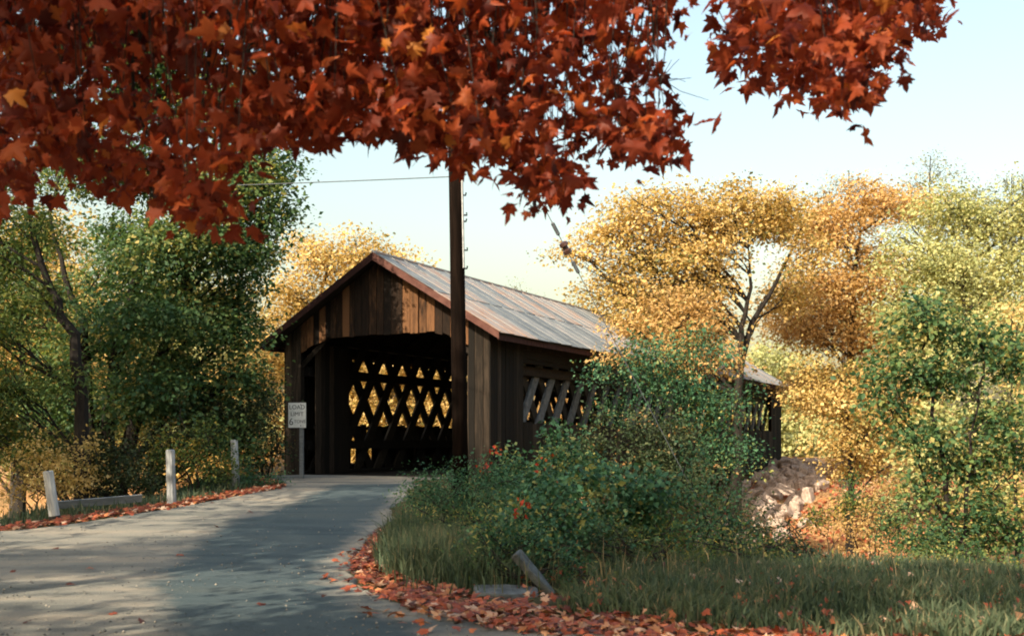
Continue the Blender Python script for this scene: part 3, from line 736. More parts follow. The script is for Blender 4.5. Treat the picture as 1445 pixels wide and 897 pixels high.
T('yellow_tree', 'yellow tree glimpsed through the crown of the large green tree', 'tree',
  [ST([(215,640),(215,500),(220,400)], 47)], PB([(215,400,75,65),(160,480,80,60),(270,480,80,60),(210,560,110,55),(300,590,80,45)], 47),
  1.7, 0.30, 'lf_lime', 14, spread=0.5, lpc=22, r0=0.2)
T('yellow_tree', 'golden tree rising behind the portal gable, left of the roof', 'tree',
  [ST([(455,640),(450,520),(450,430),(470,340)], 52)], PB([(445,355,50,38),(505,362,55,38),(560,372,38,30),(400,410,50,45),(460,425,70,50),(400,490,55,55),(470,510,80,55),(390,570,60,50),(540,450,70,50)], 52),
  2.1, 0.28, 'lf_yellow', 15, spread=0.45, lpc=22, r0=0.2, bark='bark')
T('yellow_tree', 'yellow tree seen through the diamond openings of the bridge lattice', 'tree',
  [ST([(560,640),(560,560),(575,480)], 56)], PB([(520,520,75,55),(600,520,75,55),(660,540,80,60),(540,590,80,45),(620,600,90,45),(480,600,60,45),(700,600,80,45)], 56),
  1.9, 0.30, 'lf_yellow', 16, spread=0.5, lpc=22, r0=0.2)

T('olive_tree', 'olive green leafy tree filling the left edge behind the slender leaning one', 'tree',
  [ST([(30,680),(32,560),(28,440),(30,330)], 31)], PB([(40,330,55,45),(-20,380,55,50),(70,410,50,45),(10,470,60,45),(85,500,50,40),(-30,530,55,45),(40,560,60,40),(100,590,45,36),(0,620,50,36),(-30,270,50,50)], 31),
  3.2, 0.22, 'lf_green2', 18, bark='bark_dark', spread=0.34, lpc=20, r0=0.14)
T('low_yellow_tree', 'low sunlit yellow tree close beyond the bridge lattice', 'tree',
  [ST([(540,650),(545,600),(550,540)], 45)], PB([(500,520,40,34),(555,510,45,34),(610,530,45,34),(510,580,45,34),(570,580,50,34),(640,580,45,34),(480,640,50,30),(560,635,60,30)], 45),
  2.6, 0.26, 'lf_yellow', 17, spread=0.42, lpc=22, r0=0.12)
# ------------------------------------------------------------------ trees on the right
T('orange_tree', 'spreading orange yellow tree with forked trunk over the middle of the bridge', 'tree',
  [ST([(1036,640),(1042,540),(1046,470),(1058,410),(1056,350)], 43), ST([(1038,640),(1044,520),(1062,450),(1092,405),(1120,350),(1140,300)], 43.4)],
  PB([(905,300,60,40),(965,290,60,36),(1045,285,60,32),(860,345,55,34),(930,365,70,40),(995,345,60,36),(850,405,50,28),(905,425,55,34),(965,425,50,36),(805,358,28,12),(1105,310,50,36),(935,475,50,28,-1),(1000,400,34,34),(885,455,35,20,-1),(1130,360,40,40),(1070,310,60,34,2),(1010,320,60,34,1),(960,400,60,40,2),(1120,420,40,30,2),(1000,455,40,30,1)], 43),
  2.9, 0.25, 'lf_yellow', 21, bark='bark_dark', spread=0.42, lpc=20, r0=0.2, flat=0.5)
T('orange_tree', 'reddish orange sapling crown in front of the bridge roof end', 'tree',
  [ST([(945,680),(948,560),(952,500),(945,440)], 33)], PB([(930,425,42,34),(965,455,45,36),(905,465,40,28),(950,500,58,30),(995,500,44,30),(885,495,34,20),(1010,455,36,30),(1030,500,30,30),(990,420,36,28)], 33),
  3.4, 0.20, 'lf_orange', 22, bark='bark_dark', spread=0.3, lpc=16, r0=0.07)
T('orange_tree', 'tall orange tree between the forked tree and the pale green tree', 'tree',
  [ST([(1195,660),(1200,520),(1205,420),(1215,300)], 50)], PB([(1170,325,60,48),(1215,290,60,38),(1280,285,55,36),(1160,400,65,50),(1230,370,70,50),(1150,470,65,45),(1220,460,75,50),(1180,540,70,45),(1120,430,45,40)], 50),
  2.3, 0.27, 'lf_orange', 23, spread=0.45, lpc=22, r0=0.26)
T('lime_tree', 'tall pale yellow green tree at the right edge against the sky', 'tree',
  [ST([(1370,700),(1365,560),(1360,420),(1370,300)], 46)], PB([(1340,300,65,45),(1410,290,65,48),(1290,360,55,45),(1365,375,80,52),(1440,390,60,60),(1300,440,65,45),(1380,460,80,50),(1460,480,60,70),(1470,300,50,60)], 46),
  2.5, 0.25, 'lf_lime', 24, spread=0.42, lpc=22, r0=0.26)
T('yellow_tree', 'low yellow leafed tree beside the far bridge end', 'tree',
  [ST([(1200,690),(1198,620),(1190,540)], 41)], PB([(1160,560,50,38),(1215,545,50,36),(1250,510,45,36),(1180,610,60,36),(1245,590,60,40),(1290,560,50,40),(1220,650,60,26),(1285,640,50,36),(1150,520,40,30)], 41),
  2.3, 0.24, 'lf_yellow', 25, bark='bark_dark', spread=0.36, lpc=18, r0=0.15)
T('green_sapling', 'dark green young tree with thin leaning stems at the right', 'tree',
  [ST([(1345,800),(1335,700),(1322,600),(1308,500),(1300,430)], 23), ST([(1350,800),(1330,740),(1300,660),(1285,590)], 23.2), ST([(1352,800),(1365,690),(1372,600),(1390,500)], 22.8)],
  PB([(1290,450,50,30),(1350,470,55,34),(1410,500,50,40),(1270,520,50,34),(1335,540,60,38),(1405,570,50,40),(1290,600,50,36),(1360,630,60,40),(1430,650,45,45),(1320,690,45,36),(1375,710,55,40),(1345,765,55,36),(1410,750,45,36),(1240,570,34,24)], 23),
  6.0, 0.19, 'lf_green', 26, bark='bark_dark', spread=0.25, lpc=18, r0=0.07, tonec=0.24)
T('yellow_sapling', 'yellow leafed sapling at the right picture edge behind the green one', 'tree',
  [ST([(1440,760),(1435,640),(1425,520)], 29)], PB([(1430,440,40,34),(1450,520,45,45),(1420,620,45,40),(1450,700,40,50),(1400,680,40,36)], 29),
  2.4, 0.2, 'lf_yellow', 27, bark='bark_dark', spread=0.32, lpc=16, r0=0.08)
for i, (px, py, Y, hh, lb) in enumerate([(1190, 255, 74, 60, 'hazy grey green treetop, sparse, behind the tall orange tree'), (1305, 235, 70, 60, 'sparse bluish treetop standing highest above the right woods'), (730, 415, 85, 45, 'pale distant treetop just showing above the bridge ridge'), (1420, 260, 72, 50, 'hazy treetop behind the pale green tree at the right edge')]):
    sx = 1.0 if i != 2 else 0.8
    T('distant_tree', lb, 'tree', [ST([(px-5, 640), (px, 500), (px+5, (py+560)/2), (px+8, py+(45 if i == 2 else -15))], Y)],
      PB([(px-35*sx, py+25, 34*sx, 22), (px+25*sx, py+15, 32*sx, 22), (px, py-5, 26*sx, 20), (px+60*sx, py+40, 34*sx, 24), (px-60*sx, py+55, 40*sx, 30), (px+10, py+70, 60*sx, 40)], Y),
      0.8, 0.26, 'lf_haze', 60+i, spread=0.5, lpc=12, r0=0.2, group='hazy treetops on the skyline')
for i, (px, Y, mt, lb) in enumerate([(300, 64, 'lf_yellow', 'tall yellow tree far behind the green trees left of the bridge'), (880, 70, 'lf_orange', 'orange tree far beyond the roof of the bridge'), (1080, 72, 'lf_lime', 'pale green tree beyond the far portal'), (1330, 62, 'lf_lime', 'yellow green tree deep in the woods right of the far bank'), (90, 66, 'lf_lime', 'pale green tree deep in the woods at the left')]):
    top = {0: 390, 1: 500, 2: 470, 3: 330, 4: 380}[i]
    T('background_tree', lb, 'tree', [ST([(px, 640), (px, 560), (px+6, top+60)], Y)],
      PB([(px, top+40, 70, 45), (px-70, top+90, 80, 55), (px+70, top+90, 80, 55), (px, top+130, 110, 60), (px-90, 610, 90, 50), (px+90, 610, 90, 50), (px, 630, 90, 50)], Y),
      0.9, 0.42, mt, 70+i, spread=0.7, lpc=20, r0=0.25, group='woods behind the bridge')

T('yellow_green_tree', 'yellow green bushy tree filling the gap behind the thin stemmed young tree', 'tree', [ST([(1385,690),(1385,600),(1390,500)], 36)],
  PB([(1330,510,50,40),(1390,480,55,40),(1440,540,50,45),(1345,590,60,40),(1410,620,60,40),(1300,650,50,30),(1360,680,60,30),(1440,690,50,36),(1270,690,40,24)], 36), 2.2, 0.24, 'lf_lime', 28, bark='bark_dark', spread=0.36, lpc=18, r0=0.14)
# trees of the roadside outside the picture whose shade lies over the road
for i, (x, y, h, rad, lb) in enumerate([(-13.0, 15.5, 14, 3.6, 'roadside tree outside the view whose shade falls on the portal'), (-10.0, 5.2, 15, 3.8, 'roadside tree outside the view shading the middle of the road'), (-12.5, -1.5, 12.5, 3.6, 'roadside tree outside the view shading the lower left road'), (-15.5, 4.0, 13, 3.2, 'roadside tree outside the view shading the left half of the road'), (1.5, -7, 13, 4.2, 'roadside tree behind the camera shading the bend'), (7.5, -3, 13, 4.2, 'roadside tree behind the camera shading the meadow')]):
    r = np.random.default_rng(200+i); z0 = gz(x, y)
    bl = [(x + r.normal()*rad*0.5, y + r.normal()*rad*0.5, z0 + h*((0.6 if i == 1 else 0.38) + (0.38 if i == 1 else 0.6)*r.random()), rad*0.5, rad*0.5, rad*0.36) for _ in range((8, 9, 7, 6, 7, 8)[i])]
    T('roadside_tree', lb, 'tree', [[(x, y, z0-0.1), (x+0.2, y, z0+h*0.5), (x, y+0.2, z0+h*0.9)]], bl, 1.5, 0.40, 'lf_green', 80+i, spread=0.42, lpc=20, r0=0.25, twigs=0.3, group='roadside trees that shade the road')

# ------------------------------------------------------------------ shrubs
def shrub(label, Y, blobs, mat, size, seed, dens=7.0, spread=0.16, lpc=20, tonec=0.2, nst=4):
    r = np.random.default_rng(seed); B = PB(blobs, Y)
    cx = np.mean([b_[0] for b_ in B]); cy = np.mean([b_[1] for b_ in B]); z = gz(cx, cy)
    top = max(b_[2] for b_ in B)
    wd = np.ptp([b_[0] for b_ in B])*0.35 + 0.2
    stems = [[(cx + r.normal()*0.012, cy + r.normal()*0.012, z - 0.08), (cx + r.normal()*wd*0.5, cy + r.normal()*0.2, z + 0.5*(top-z)), (cx + r.normal()*wd, cy + r.normal()*0.3, top)] for _ in range(nst)]
    stems[0][0] = (cx, cy, z - 0.08)
    k_ = np.mean([b_[3] for b_ in B])
    for j in range(max(6, len(B)//3)):                    # upright shoots above the bush
        b_ = B[r.integers(len(B))]; hh = r.uniform(0.5, 1.6)*k_
        B.append((b_[0] + r.normal()*0.5*b_[3], b_[1] - abs(r.normal())*0.4*b_[4], b_[2] + b_[5] + 0.3*hh, 0.18*k_, 0.18*k_, hh))
    return T('shrub', label, 'shrub', stems, B, dens, size, mat, seed, bark='bark_dark', spread=spread, lpc=lpc, cname='foliage', r0=0.025, twigs=0.3, tonec=tonec, flat=0.7, hollow=0.2)
shrub('green shrub around the foot of the utility pole', 19.0, [(620,700,40,30),(665,690,45,32),(705,690,40,30),(595,730,34,30),(650,740,50,34),(705,735,40,34)], 'lf_shrub', 0.085, 101)
shrub('leafy green shrub in front of the boarded corner of the bridge', 18.0, [(745,690,40,34),(790,680,45,34),(750,735,45,34),(800,730,45,40),(770,775,40,28)], 'lf_shrub', 0.12, 102, tonec=0.3)
shrub('broad bright green bush below the lattice openings', 17.0, [(850,670,45,30),(900,690,50,34),(850,720,50,36),(905,740,50,36),(855,775,45,32),(915,790,48,30)], 'lf_shrub', 0.17, 103, tonec=0.26)
shrub('dark reddish brown shrub against the bridge side under the sapling', 24.0, [(915,605,36,30),(945,620,45,34),(890,645,40,26),(960,660,45,34),(920,660,50,30),(800,640,45,24),(845,625,30,22)], 'lf_shrubdk', 0.12, 104, spread=0.2)
shrub('tall green sapling bush covering the middle of the bridge side', 26.0, [(905,520,36,24),(940,535,48,30),(985,545,50,32),(1010,590,45,34),(960,580,45,30),(850,520,26,12),(870,575,30,14),(1040,640,40,30),(1000,640,40,34),(1000,500,40,24),(940,500,44,22),(900,490,36,18),(1040,560,30,34)], 'lf_shrub', 0.13, 105, spread=0.24, dens=4.6, tonec=0.3)
shrub('drooping mixed green bush right of the dark shrub', 20.0, [(960,720,45,36),(1000,700,45,36),(1030,740,45,36),(985,770,45,34),(1060,780,45,30),(1020,800,50,26)], 'lf_shrubdk', 0.10, 106, tonec=0.26)
shrub('low green bush at the edge of the sunny bank', 17.5, [(1080,800,40,26),(1110,810,34,22),(940,810,45,24),(985,815,40,22)], 'lf_green', 0.09, 107)
shrub('small dark bush at the foot of the thin stemmed young tree', 21.0, [(1300,770,38,30),(1345,790,45,28),(1260,740,28,22)], 'lf_green', 0.11, 108)
shrub('russet weeds on the right bank below the yellow tree', 26.0, [(1200,740,40,22),(1250,720,40,26),(1215,770,40,18),(1270,690,36,24)], 'lf_orange', 0.12, 109, dens=3.0)
shrub('low dark shrub touching the left portal wall behind the sign', 29.0, [(380,620,22,30),(355,650,30,24),(378,570,18,34)], 'lf_shrubdk', 0.13, 110, spread=0.2)
shrub('yellow green bush between the two upright posts', 24.5, [(290,620,36,28),(270,655,40,24),(310,655,36,22),(240,640,30,24)], 'lf_green2', 0.11, 111, dens=5)
shrub('dark bush behind the tall middle post', 23.5, [(200,660,40,30),(160,680,40,26),(225,690,30,18)], 'lf_shrubdk', 0.11, 112)
shrub('golden sunlit bush behind the leaning white post', 22.5, [(30,650,45,34),(80,640,40,30),(10,690,40,22),(110,670,36,26),(60,690,40,18)], 'lf_yellow', 0.11, 113, dens=4.5)
shrub('green weeds at the foot of the short pale post', 25.0, [(300,684,30,9),(345,678,34,11),(380,672,26,11),(270,692,30,9)], 'lf_shrub', 0.08, 114, dens=10, spread=0.1)
shrub('low yellow bush at the far left edge of the picture', 24.0, [(-10,560,45,40),(15,600,45,34),(-30,640,45,40)], 'lf_green2', 0.12, 115, dens=5)
shrub('dense green bush just behind the tall grass tuft on the bend', 15.5, [(600,735,40,28),(645,725,45,30),(695,735,42,30),(640,760,45,28),(700,770,45,30)], 'lf_green', 0.075, 116, tonec=0.3)
shrub('leafy vine covered bush right above the leaning stone', 13.6, [(735,730,40,34),(780,740,42,36),(825,745,42,36),(745,775,40,28),(800,790,45,32),(850,795,40,28)], 'lf_shrub', 0.125, 117, tonec=0.26)
shrub('round green bush behind the meadow grass, middle of the thicket', 14.0, [(890,760,42,36),(935,765,42,36),(880,805,42,26),(930,810,45,24),(975,800,42,26)], 'lf_green2', 0.08, 118, tonec=0.26)
shrub('low dark weeds between the stones and the meadow', 12.2, [(790,825,34,18),(830,830,34,18),(870,835,30,15),(680,800,26,14)], 'lf_green', 0.07, 119)
shrub('tall weedy green bush hiding the foot of the utility pole', 19.8, [(600,690,34,26),(640,676,36,26),(680,672,36,26),(720,665,36,28),(620,715,40,26),(670,710,45,28),(720,705,40,30)], 'lf_shrub', 0.09, 120, dens=8)
shrub('high green bush against the boarded corner of the bridge', 21.5, [(760,660,40,30),(800,650,40,30),(735,680,36,30),(790,690,45,30),(840,665,36,26)], 'lf_shrub', 0.15, 121, tonec=0.3)
shrub('dark tangle of bushes under the large green tree', 25.5, [(60,640,45,34),(110,650,45,34),(160,650,45,34),(210,640,40,34),(20,620,45,34),(250,615,40,30)], 'lf_shrubdk', 0.14, 122, dens=7)
shrub('dark bush right of the middle post under the tree', 27.0, [(300,600,40,36),(345,610,36,32),(270,580,40,36),(370,580,26,34)], 'lf_shrubdk', 0.14, 123, dens=7)
shrub('weedy green bush behind the flat grey stone', 12.6, [(700,770,26,22),(735,780,26,24),(770,790,30,24),(690,745,26,20),(800,800,30,20),(760,755,30,24)], 'lf_shrub', 0.07, 124, dens=9, tonec=0.28)
shrub('ragged bush of mixed leaves at the front of the thicket', 13.2, [(840,790,34,28),(880,800,34,26),(920,810,36,22),(860,760,34,26),(960,815,36,20)], 'lf_shrubdk', 0.075, 125, dens=7, tonec=0.28)
shrub('low ragged bush nearest to the sunny leaf covered bank', 14.5, [(1010,800,40,26),(1050,795,40,28),(1090,800,36,24),(1120,815,30,18),(1030,770,36,26)], 'lf_green', 0.08, 126, dens=7, tonec=0.28)
shrub('leafy green bush between the thicket and the rocks', 17.0, [(990,740,40,32),(1030,730,40,32),(1050,765,40,28),(1000,690,36,30),(965,760,36,30)], 'lf_shrub', 0.095, 127, dens=6, tonec=0.28)
shrub('low weeds along the meadow under the thin stemmed young tree', 15.5, [(1180,820,36,14),(1240,822,40,14),(1300,815,40,16),(1370,815,40,16),(1430,812,36,16)], 'lf_green2', 0.08, 128, dens=6, tonec=0.28)
shrub('tangled low bush in front of the sunny bank, below the pale rocks', 16.5, [(1085,780,36,28),(1120,790,34,26),(1150,805,30,20),(1070,740,30,26)], 'lf_shrubdk', 0.09, 129, dens=6, tonec=0.3)
shrub('small yellow green sprawl on the sunny leaf covered bank', 30.0, [(1180,715,30,14),(1215,705,34,16),(1160,735,24,12)], 'lf_green2', 0.13, 130, dens=3.5, tonec=0.3)
# scarlet leafed sprigs
for i, (px, py, Y, lb) in enumerate([(697, 634, 20.5, 'small scarlet sprig beside the foot of the utility pole'), (687, 656, 20.2, 'tiny scarlet sprig lowest, just right of the pole'), (768, 660, 18.6, 'scarlet sprig in the green shrub below the bridge corner'), (738, 715, 13.5, 'yellow red sprig hanging above the leaning stone')]):
    p = W(px, py, Y); r = np.random.default_rng(300+i); z = gz(p[0], Y)
    root = empty('red_sprig', (p[0], Y, z)); tag(root, lb, 'sprig', 'scarlet sprigs in the shrubs')
    q = MB(); q.tube([(0,0,-0.05), (0.04, 0, (p[2]-z)*0.6), (0, 0, p[2]-z)], 0.008, 4); q.build('stem', M['bark_dark'], root)
    n_ = 13; off = r.normal(size=(n_, 3))*0.075*(1.4 if i == 2 else 0.8)
    leaf_cloud('foliage', off + np.array([0, 0, p[2]-z]), rv(r, n_) + np.array([0, -0.8, 0.4]), rv(r, n_) + np.array([0, 0, -0.6]), 0.085*(0.7 + 0.6*r.random(n_)), r.random(n_), M['lf_scarlet'], root)

# ------------------------------------------------------------------ grass (stuff)
def grass(name, xy, ht, label, seed, width=0.010, lean=0.8, tone=0.5):
    r = np.random.default_rng(seed); n_ = len(xy); z = ground(xy[:, 0], xy[:, 1])
    h = ht*(0.45 + 0.75*r.random(n_)); az = r.random(n_)*2*np.pi; ld = r.random(n_)*2*np.pi
    wx = np.c_[np.cos(az), np.sin(az), np.zeros(n_)]*(width*(0.7 + 0.7*r.random(n_)))[:, None]
    lv = np.c_[np.cos(ld), np.sin(ld), np.zeros(n_)]*(h*lean*r.random(n_))[:, None]
    B = np.c_[xy, z - 0.01]; up = np.c_[np.zeros((n_, 2)), h]
    m1 = B + up*0.55 + lv*0.3; t1 = B + up + lv - np.c_[np.zeros((n_, 2)), np.linalg.norm(lv, axis=1)*0.3]
    V = np.stack([B - wx, B + wx, m1 - wx*0.8, m1 + wx*0.8, t1], 1).reshape(-1, 3)
    Fc = np.array([[0, 1, 3], [0, 3, 2], [2, 3, 4]])[None] + (np.arange(n_)*5)[:, None, None]
    tn = np.clip(tone + 0.20*vnoise(xy[:, 0], xy[:, 1], 1.1, seed) + 0.2*r.normal(size=n_), 0, 1)
    o = link(name, np_mesh(name, V, Fc.reshape(-1, 3), M['grass'], np.repeat(tn, 3)))
    tag(o, label, 'grass', kind='stuff'); return o
def area(n_, x0, x1, y0, y1, dmin, seed, dmax=99, thin=None):
    r = np.random.default_rng(seed); xy = np.c_[r.uniform(x0, x1, n_), r.uniform(y0, y1, n_)]
    vis = np.abs(xy[:, 0]) < xy[:, 1]*0.52 + 1.0; xy = xy[vis]
    d = sdf(xy[:, 0], xy[:, 1]); k = (d > dmin) & (d < dmax)
    xy = xy[k]; d = d[k]
    c = vnoise(xy[:, 0], xy[:, 1], 0.9, seed) + 0.5*vnoise(xy[:, 0], xy[:, 1], 2.7, seed+3)
    return xy[r.random(len(xy)) < np.clip(0.62 + 0.55*c, 0.12, 1)]
def meadow_xy():
    xy = area(120000, -1.5, 9.5, 8.3, 17.5, 0.9, 401)
    pxm = 722.5 + F*xy[:, 0]/xy[:, 1]
    return xy[pxm > 800 + np.clip((xy[:, 1] - 11)*25, -60, 200) + 40*vnoise(xy[:, 0], xy[:, 1], 1.5, 8)]
grass('meadow_grass', meadow_xy(), 0.26, 'dull green meadow grass in the lower right corner of the picture', 401)
def blob_xy(px, py, Y, sx, sy, n_, seed):
    r = np.random.default_rng(seed); c = W(px, py, Y); xy = np.c_[c[0] + r.normal(size=n_)*sx, c[1] + r.normal(size=n_)*sy]
    return xy[sdf(xy[:, 0], xy[:, 1]) > 0.22]
grass('tall_grass', np.vstack([blob_xy(610, 800, 13.8, 0.28, 0.7, 5200, 402), blob_xy(670, 812, 12.9, 0.32, 0.5, 5200, 403), blob_xy(580, 770, 15.5, 0.22, 0.8, 2500, 404)]), 0.46, 'tall pale grass tuft on the inside of the road bend', 402, 0.007, 0.7, 0.5)
grass('dry_stalks', np.vstack([blob_xy(640, 800, 13.2, 0.6, 0.7, 90, 410), blob_xy(850, 825, 12.6, 1.4, 0.6, 110, 411), blob_xy(1150, 830, 13.0, 1.6, 1.0, 140, 412)]), 0.55, 'thin dry seed stalks standing above the grass', 410, 0.004, 0.5, 0.85)
grass('verge_grass', np.vstack([area(20000, -14, -5, 15, 29, 0.45, 405, 2.6)]), 0.24, 'short weedy grass along the left road edge behind the posts', 405, 0.012)
grass('bank_grass', np.vstack([area(30000, 0, 14, 16, 30, 2.0, 406)]), 0.45, 'rough grass on the slope down to the stream', 406, 0.016)

# ------------------------------------------------------------------ fallen leaves
MAPLE_ME = {}
def single_maple(mat, k, tones):
    out_ = []
    r = np.random.default_rng(k)
    for i in range(tones):
        tv = T_MAPLE[0].copy(); tv[:, 2] += 0.12*r.normal(size=len(tv))*0.5 + 0.25*(tv[:, 0]**2)*r.normal(); tv[:, 0] *= r.uniform(0.85, 1.1)
        out_.append(np_mesh('leaf', tv, T_MAPLE[1], M[mat], np.full(len(T_MAPLE[1]), (i + 0.5)/tones)))
    return out_
LIT = single_maple('lf_litter', 5, 10)
r = np.random.default_rng(500)
# strip along the right road edge from the bend to the picture's lower edge
seg = ER[(ER[:, 1] < 17.5) & (ER[:, 1] > 6.0)]
ds = np.r_[0, np.cumsum(np.linalg.norm(np.diff(seg, axis=0), axis=1))]
def strip(n_, lo, hi, r):
    t = r.random(n_)*ds[-1]; c = np.c_[np.interp(t, ds, seg[:, 0]), np.interp(t, ds, seg[:, 1])]
    c2 = np.c_[np.interp(t+0.2, ds, seg[:, 0]), np.interp(t+0.2, ds, seg[:, 1])]; e = c2 - c; e /= np.linalg.norm(e, axis=1, keepdims=True) + 1e-9
    nrm = np.c_[-e[:, 1], e[:, 0]]
    tw = (t/ds[-1])
    width = np.interp(tw, [0, 0.25, 0.38, 0.6, 0.8, 1], [0.25, 0.45, 0.75, 1.0, 1.25, 1.3])
    v = (lo + (hi-lo)*r.beta(1.6, 2.0, n_))*width
    return c + nrm*v[:, None]
xy = strip(7000, -0.14, 1.25, r); ex_ = strip(700, -0.9, 2.6, r); xy = np.vstack([xy, ex_])
dd_ = sdf(xy[:, 0], xy[:, 1]); side_ok = np.where(np.abs(dd_) < 2, 1, 0) > 0
xy = xy[side_ok]
vis = (np.abs(xy[:, 0]) < xy[:, 1]*0.48 + 0.2) & (xy[:, 1] > 8.2)
vis &= r.random(len(xy)) < np.clip(0.72 + 0.7*vnoise(xy[:, 0], xy[:, 1], 1.6, 6), 0.12, 1)
xy = xy[vis]; order = np.argsort(xy[:, 1])
big = order[:len(order)//3]; pick = r.choice(big, min(300, len(big)), replace=False)
def litter_z(xy): 
    d = sdf(xy[:, 0], xy[:, 1]); return np.where(d < 0.03, road_z(xy[:, 1]) + 0.02, ground(xy[:, 0], xy[:, 1], d) + 0.015)
zz = litter_z(xy) + 0.05*r.random(len(xy))
c0 = xy[order[0]]
dr = empty('leaf_drift', (float(xy[:, 0].mean()), float(xy[:, 1].mean()), float(zz.mean())))
tag(dr, 'drift of fallen red maple leaves lining the inside of the road bend', 'leaf drift')
org = np.array(dr.location)
mask = np.ones(len(xy), bool); mask[pick] = False
P = np.c_[xy, zz][mask]; N = len(P)
leaf_cloud('leaves', P - org, rv(r, N)*0.55 + np.array([0, -0.1, 1]), rv(r, N), 0.088*(0.6 + 0.8*r.random(N)), 0.5 + 0.28*r.normal(size=N), M['lf_litter'], dr, T_MAPLE, kind='stuff')
for i in pick:
    o = link('leaf', LIT[r.integers(10)], dr, np.array([xy[i, 0], xy[i, 1], zz[i] + 0.02]) - org, (r.normal()*0.35, r.normal()*0.35, r.random()*6.28)); s_ = 0.09*(0.7 + 0.7*r.random()); o.scale = (s_, s_, s_)
# leaf strip on the left edge
segL = EL[(EL[:, 1] > 15.5) & (EL[:, 1] < 28)]; dsL = np.r_[0, np.cumsum(np.linalg.norm(np.diff(segL, axis=0), axis=1))]
t = r.random(2600)*dsL[-1]; cL = np.c_[np.interp(t, dsL, segL[:, 0]), np.interp(t, dsL, segL[:, 1])]
e = np.gradient(segL, axis=0); 
xyL = cL + np.c_[-0.35*np.ones(len(t)), 0.9*np.ones(len(t))]*np.abs(r.normal(size=len(t))*0.45)[:, None] + r.normal(size=(len(t), 2))*0.08
zL = litter_z(xyL) + 0.04*r.random(len(t)); N = len(t)
o = leaf_cloud('leaf_strip', np.c_[xyL, zL], rv(r, N)*0.5 + np.array([0, -0.2, 1]), rv(r, N), 0.09*(0.6 + 0.8*r.random(N)), 0.55 + 0.28*r.normal(size=N), M['lf_litter'], None, T_MAPLE, kind='stuff')
tag(o, 'band of fallen orange leaves along the left road edge', 'leaves')
# leaves blown into the meadow and over the sunny bank
n_ = 1500; mx_ = np.c_[r.uniform(0, 8, n_), r.uniform(8.5, 15, n_)]; mx_ = mx_[sdf(mx_[:, 0], mx_[:, 1]) > 0.8]
n2_ = 6000; ss_ = r.uniform(12, 31, n2_); vv_ = r.uniform(-1, 16, n2_); bk_ = C0 + D1*ss_[:, None] + DR*(vv_[:, None] + 3.3)
pp_ = np.vstack([np.c_[mx_, ground(mx_[:, 0], mx_[:, 1]) + r.uniform(0.03, 0.16, len(mx_))], np.c_[bk_, ground(bk_[:, 0], bk_[:, 1]) + 0.04]]); N = len(pp_)
o = leaf_cloud('blown_leaves', pp_, rv(r, N)*0.7 + np.array([0, -0.2, 0.8]), rv(r, N), np.r_[np.full(len(mx_), 0.075), np.full(n2_, 0.17)]*(0.6 + 0.8*r.random(N)), 0.6 + 0.28*r.normal(size=N), M['lf_litter'], None, T_MAPLE, kind='stuff')
tag(o, 'brown and orange leaves blown over the meadow and the sunny bank', 'leaves')
# lone leaves on the road
for px, py, lb in [(83, 776, 'dark fallen leaf on the pale road just below the leaning white post'), (20, 808, 'fallen leaf on the road nearest to the left picture edge'), (100, 828, 'brown fallen leaf beside the bright sun streak at lower left'), (160, 868, 'red fallen leaf low on the pale gravel, left of the dark lane'), (195, 879, 'fallen leaf lowest on the pale gravel close to the dark lane'), (353, 724, 'fallen leaf high on the road, right of the middle post'), (305, 745, 'fallen leaf on the road below the middle post'), (250, 785, 'fallen leaf at the left border of the dark lane'), (517, 870, 'fallen leaf on the road in front of the leaf drift'), (475, 822, 'fallen leaf on the road left of the tip of the leaf drift'), (370, 855, 'fallen leaf in the middle of the dark lane near the camera'), (128, 805, 'fallen leaf on the pale gravel above the sun streak'), (40, 880, 'fallen leaf in the lower left corner of the road')]:
    x, y = solve_road(px, py); z = float(road_z(y)) + 0.035
    o = link('fallen_leaf', LIT[r.integers(7)], None, (x, y, z), (r.normal()*0.3, r.normal()*0.3, r.random()*6.28)); s_ = r.uniform(0.08, 0.13); o.scale = (s_, s_, s_)
    tag(o, lb, 'leaf', 'lone leaves on the road')
# loose grit and pebbles on the road and its shoulders
n_ = 5200; gy_ = 8.6 + 17*r.random(n_)**1.6; gx_ = (r.random(n_)*1.0 - 0.5)*gy_*0.98 - 1.2
gd = sdf(gx_, gy_); k_ = (gd < 0.15) & ((gd > -1.1) | (gx_ < -3.2 + 0.5*vnoise(gx_, gy_, 0.7, 2)) | (r.random(n_) < 0.12)); gx_, gy_ = gx_[k_], gy_[k_]; N = len(gx_)
T_PEB = (np.array([[1,0,0],[-0.5,0.8,0],[-0.4,-0.9,0],[0.1,0.1,0.8],[0,0,-0.5]]), np.array([[0,1,3],[1,2,3],[2,0,3],[1,0,4],[2,1,4],[0,2,4]]))
o = leaf_cloud('gravel', np.c_[gx_, gy_, road_z(gy_) + 0.016], np.array([0, 0, 1.0]) + 0.2*rv(r, N), rv(r, N), 0.006 + 0.016*r.random(N)**3, r.random(N), M['grit'], None, T_PEB, kind='stuff')
tag(o, 'loose pale grit scattered over the road and its shoulders', 'gravel')
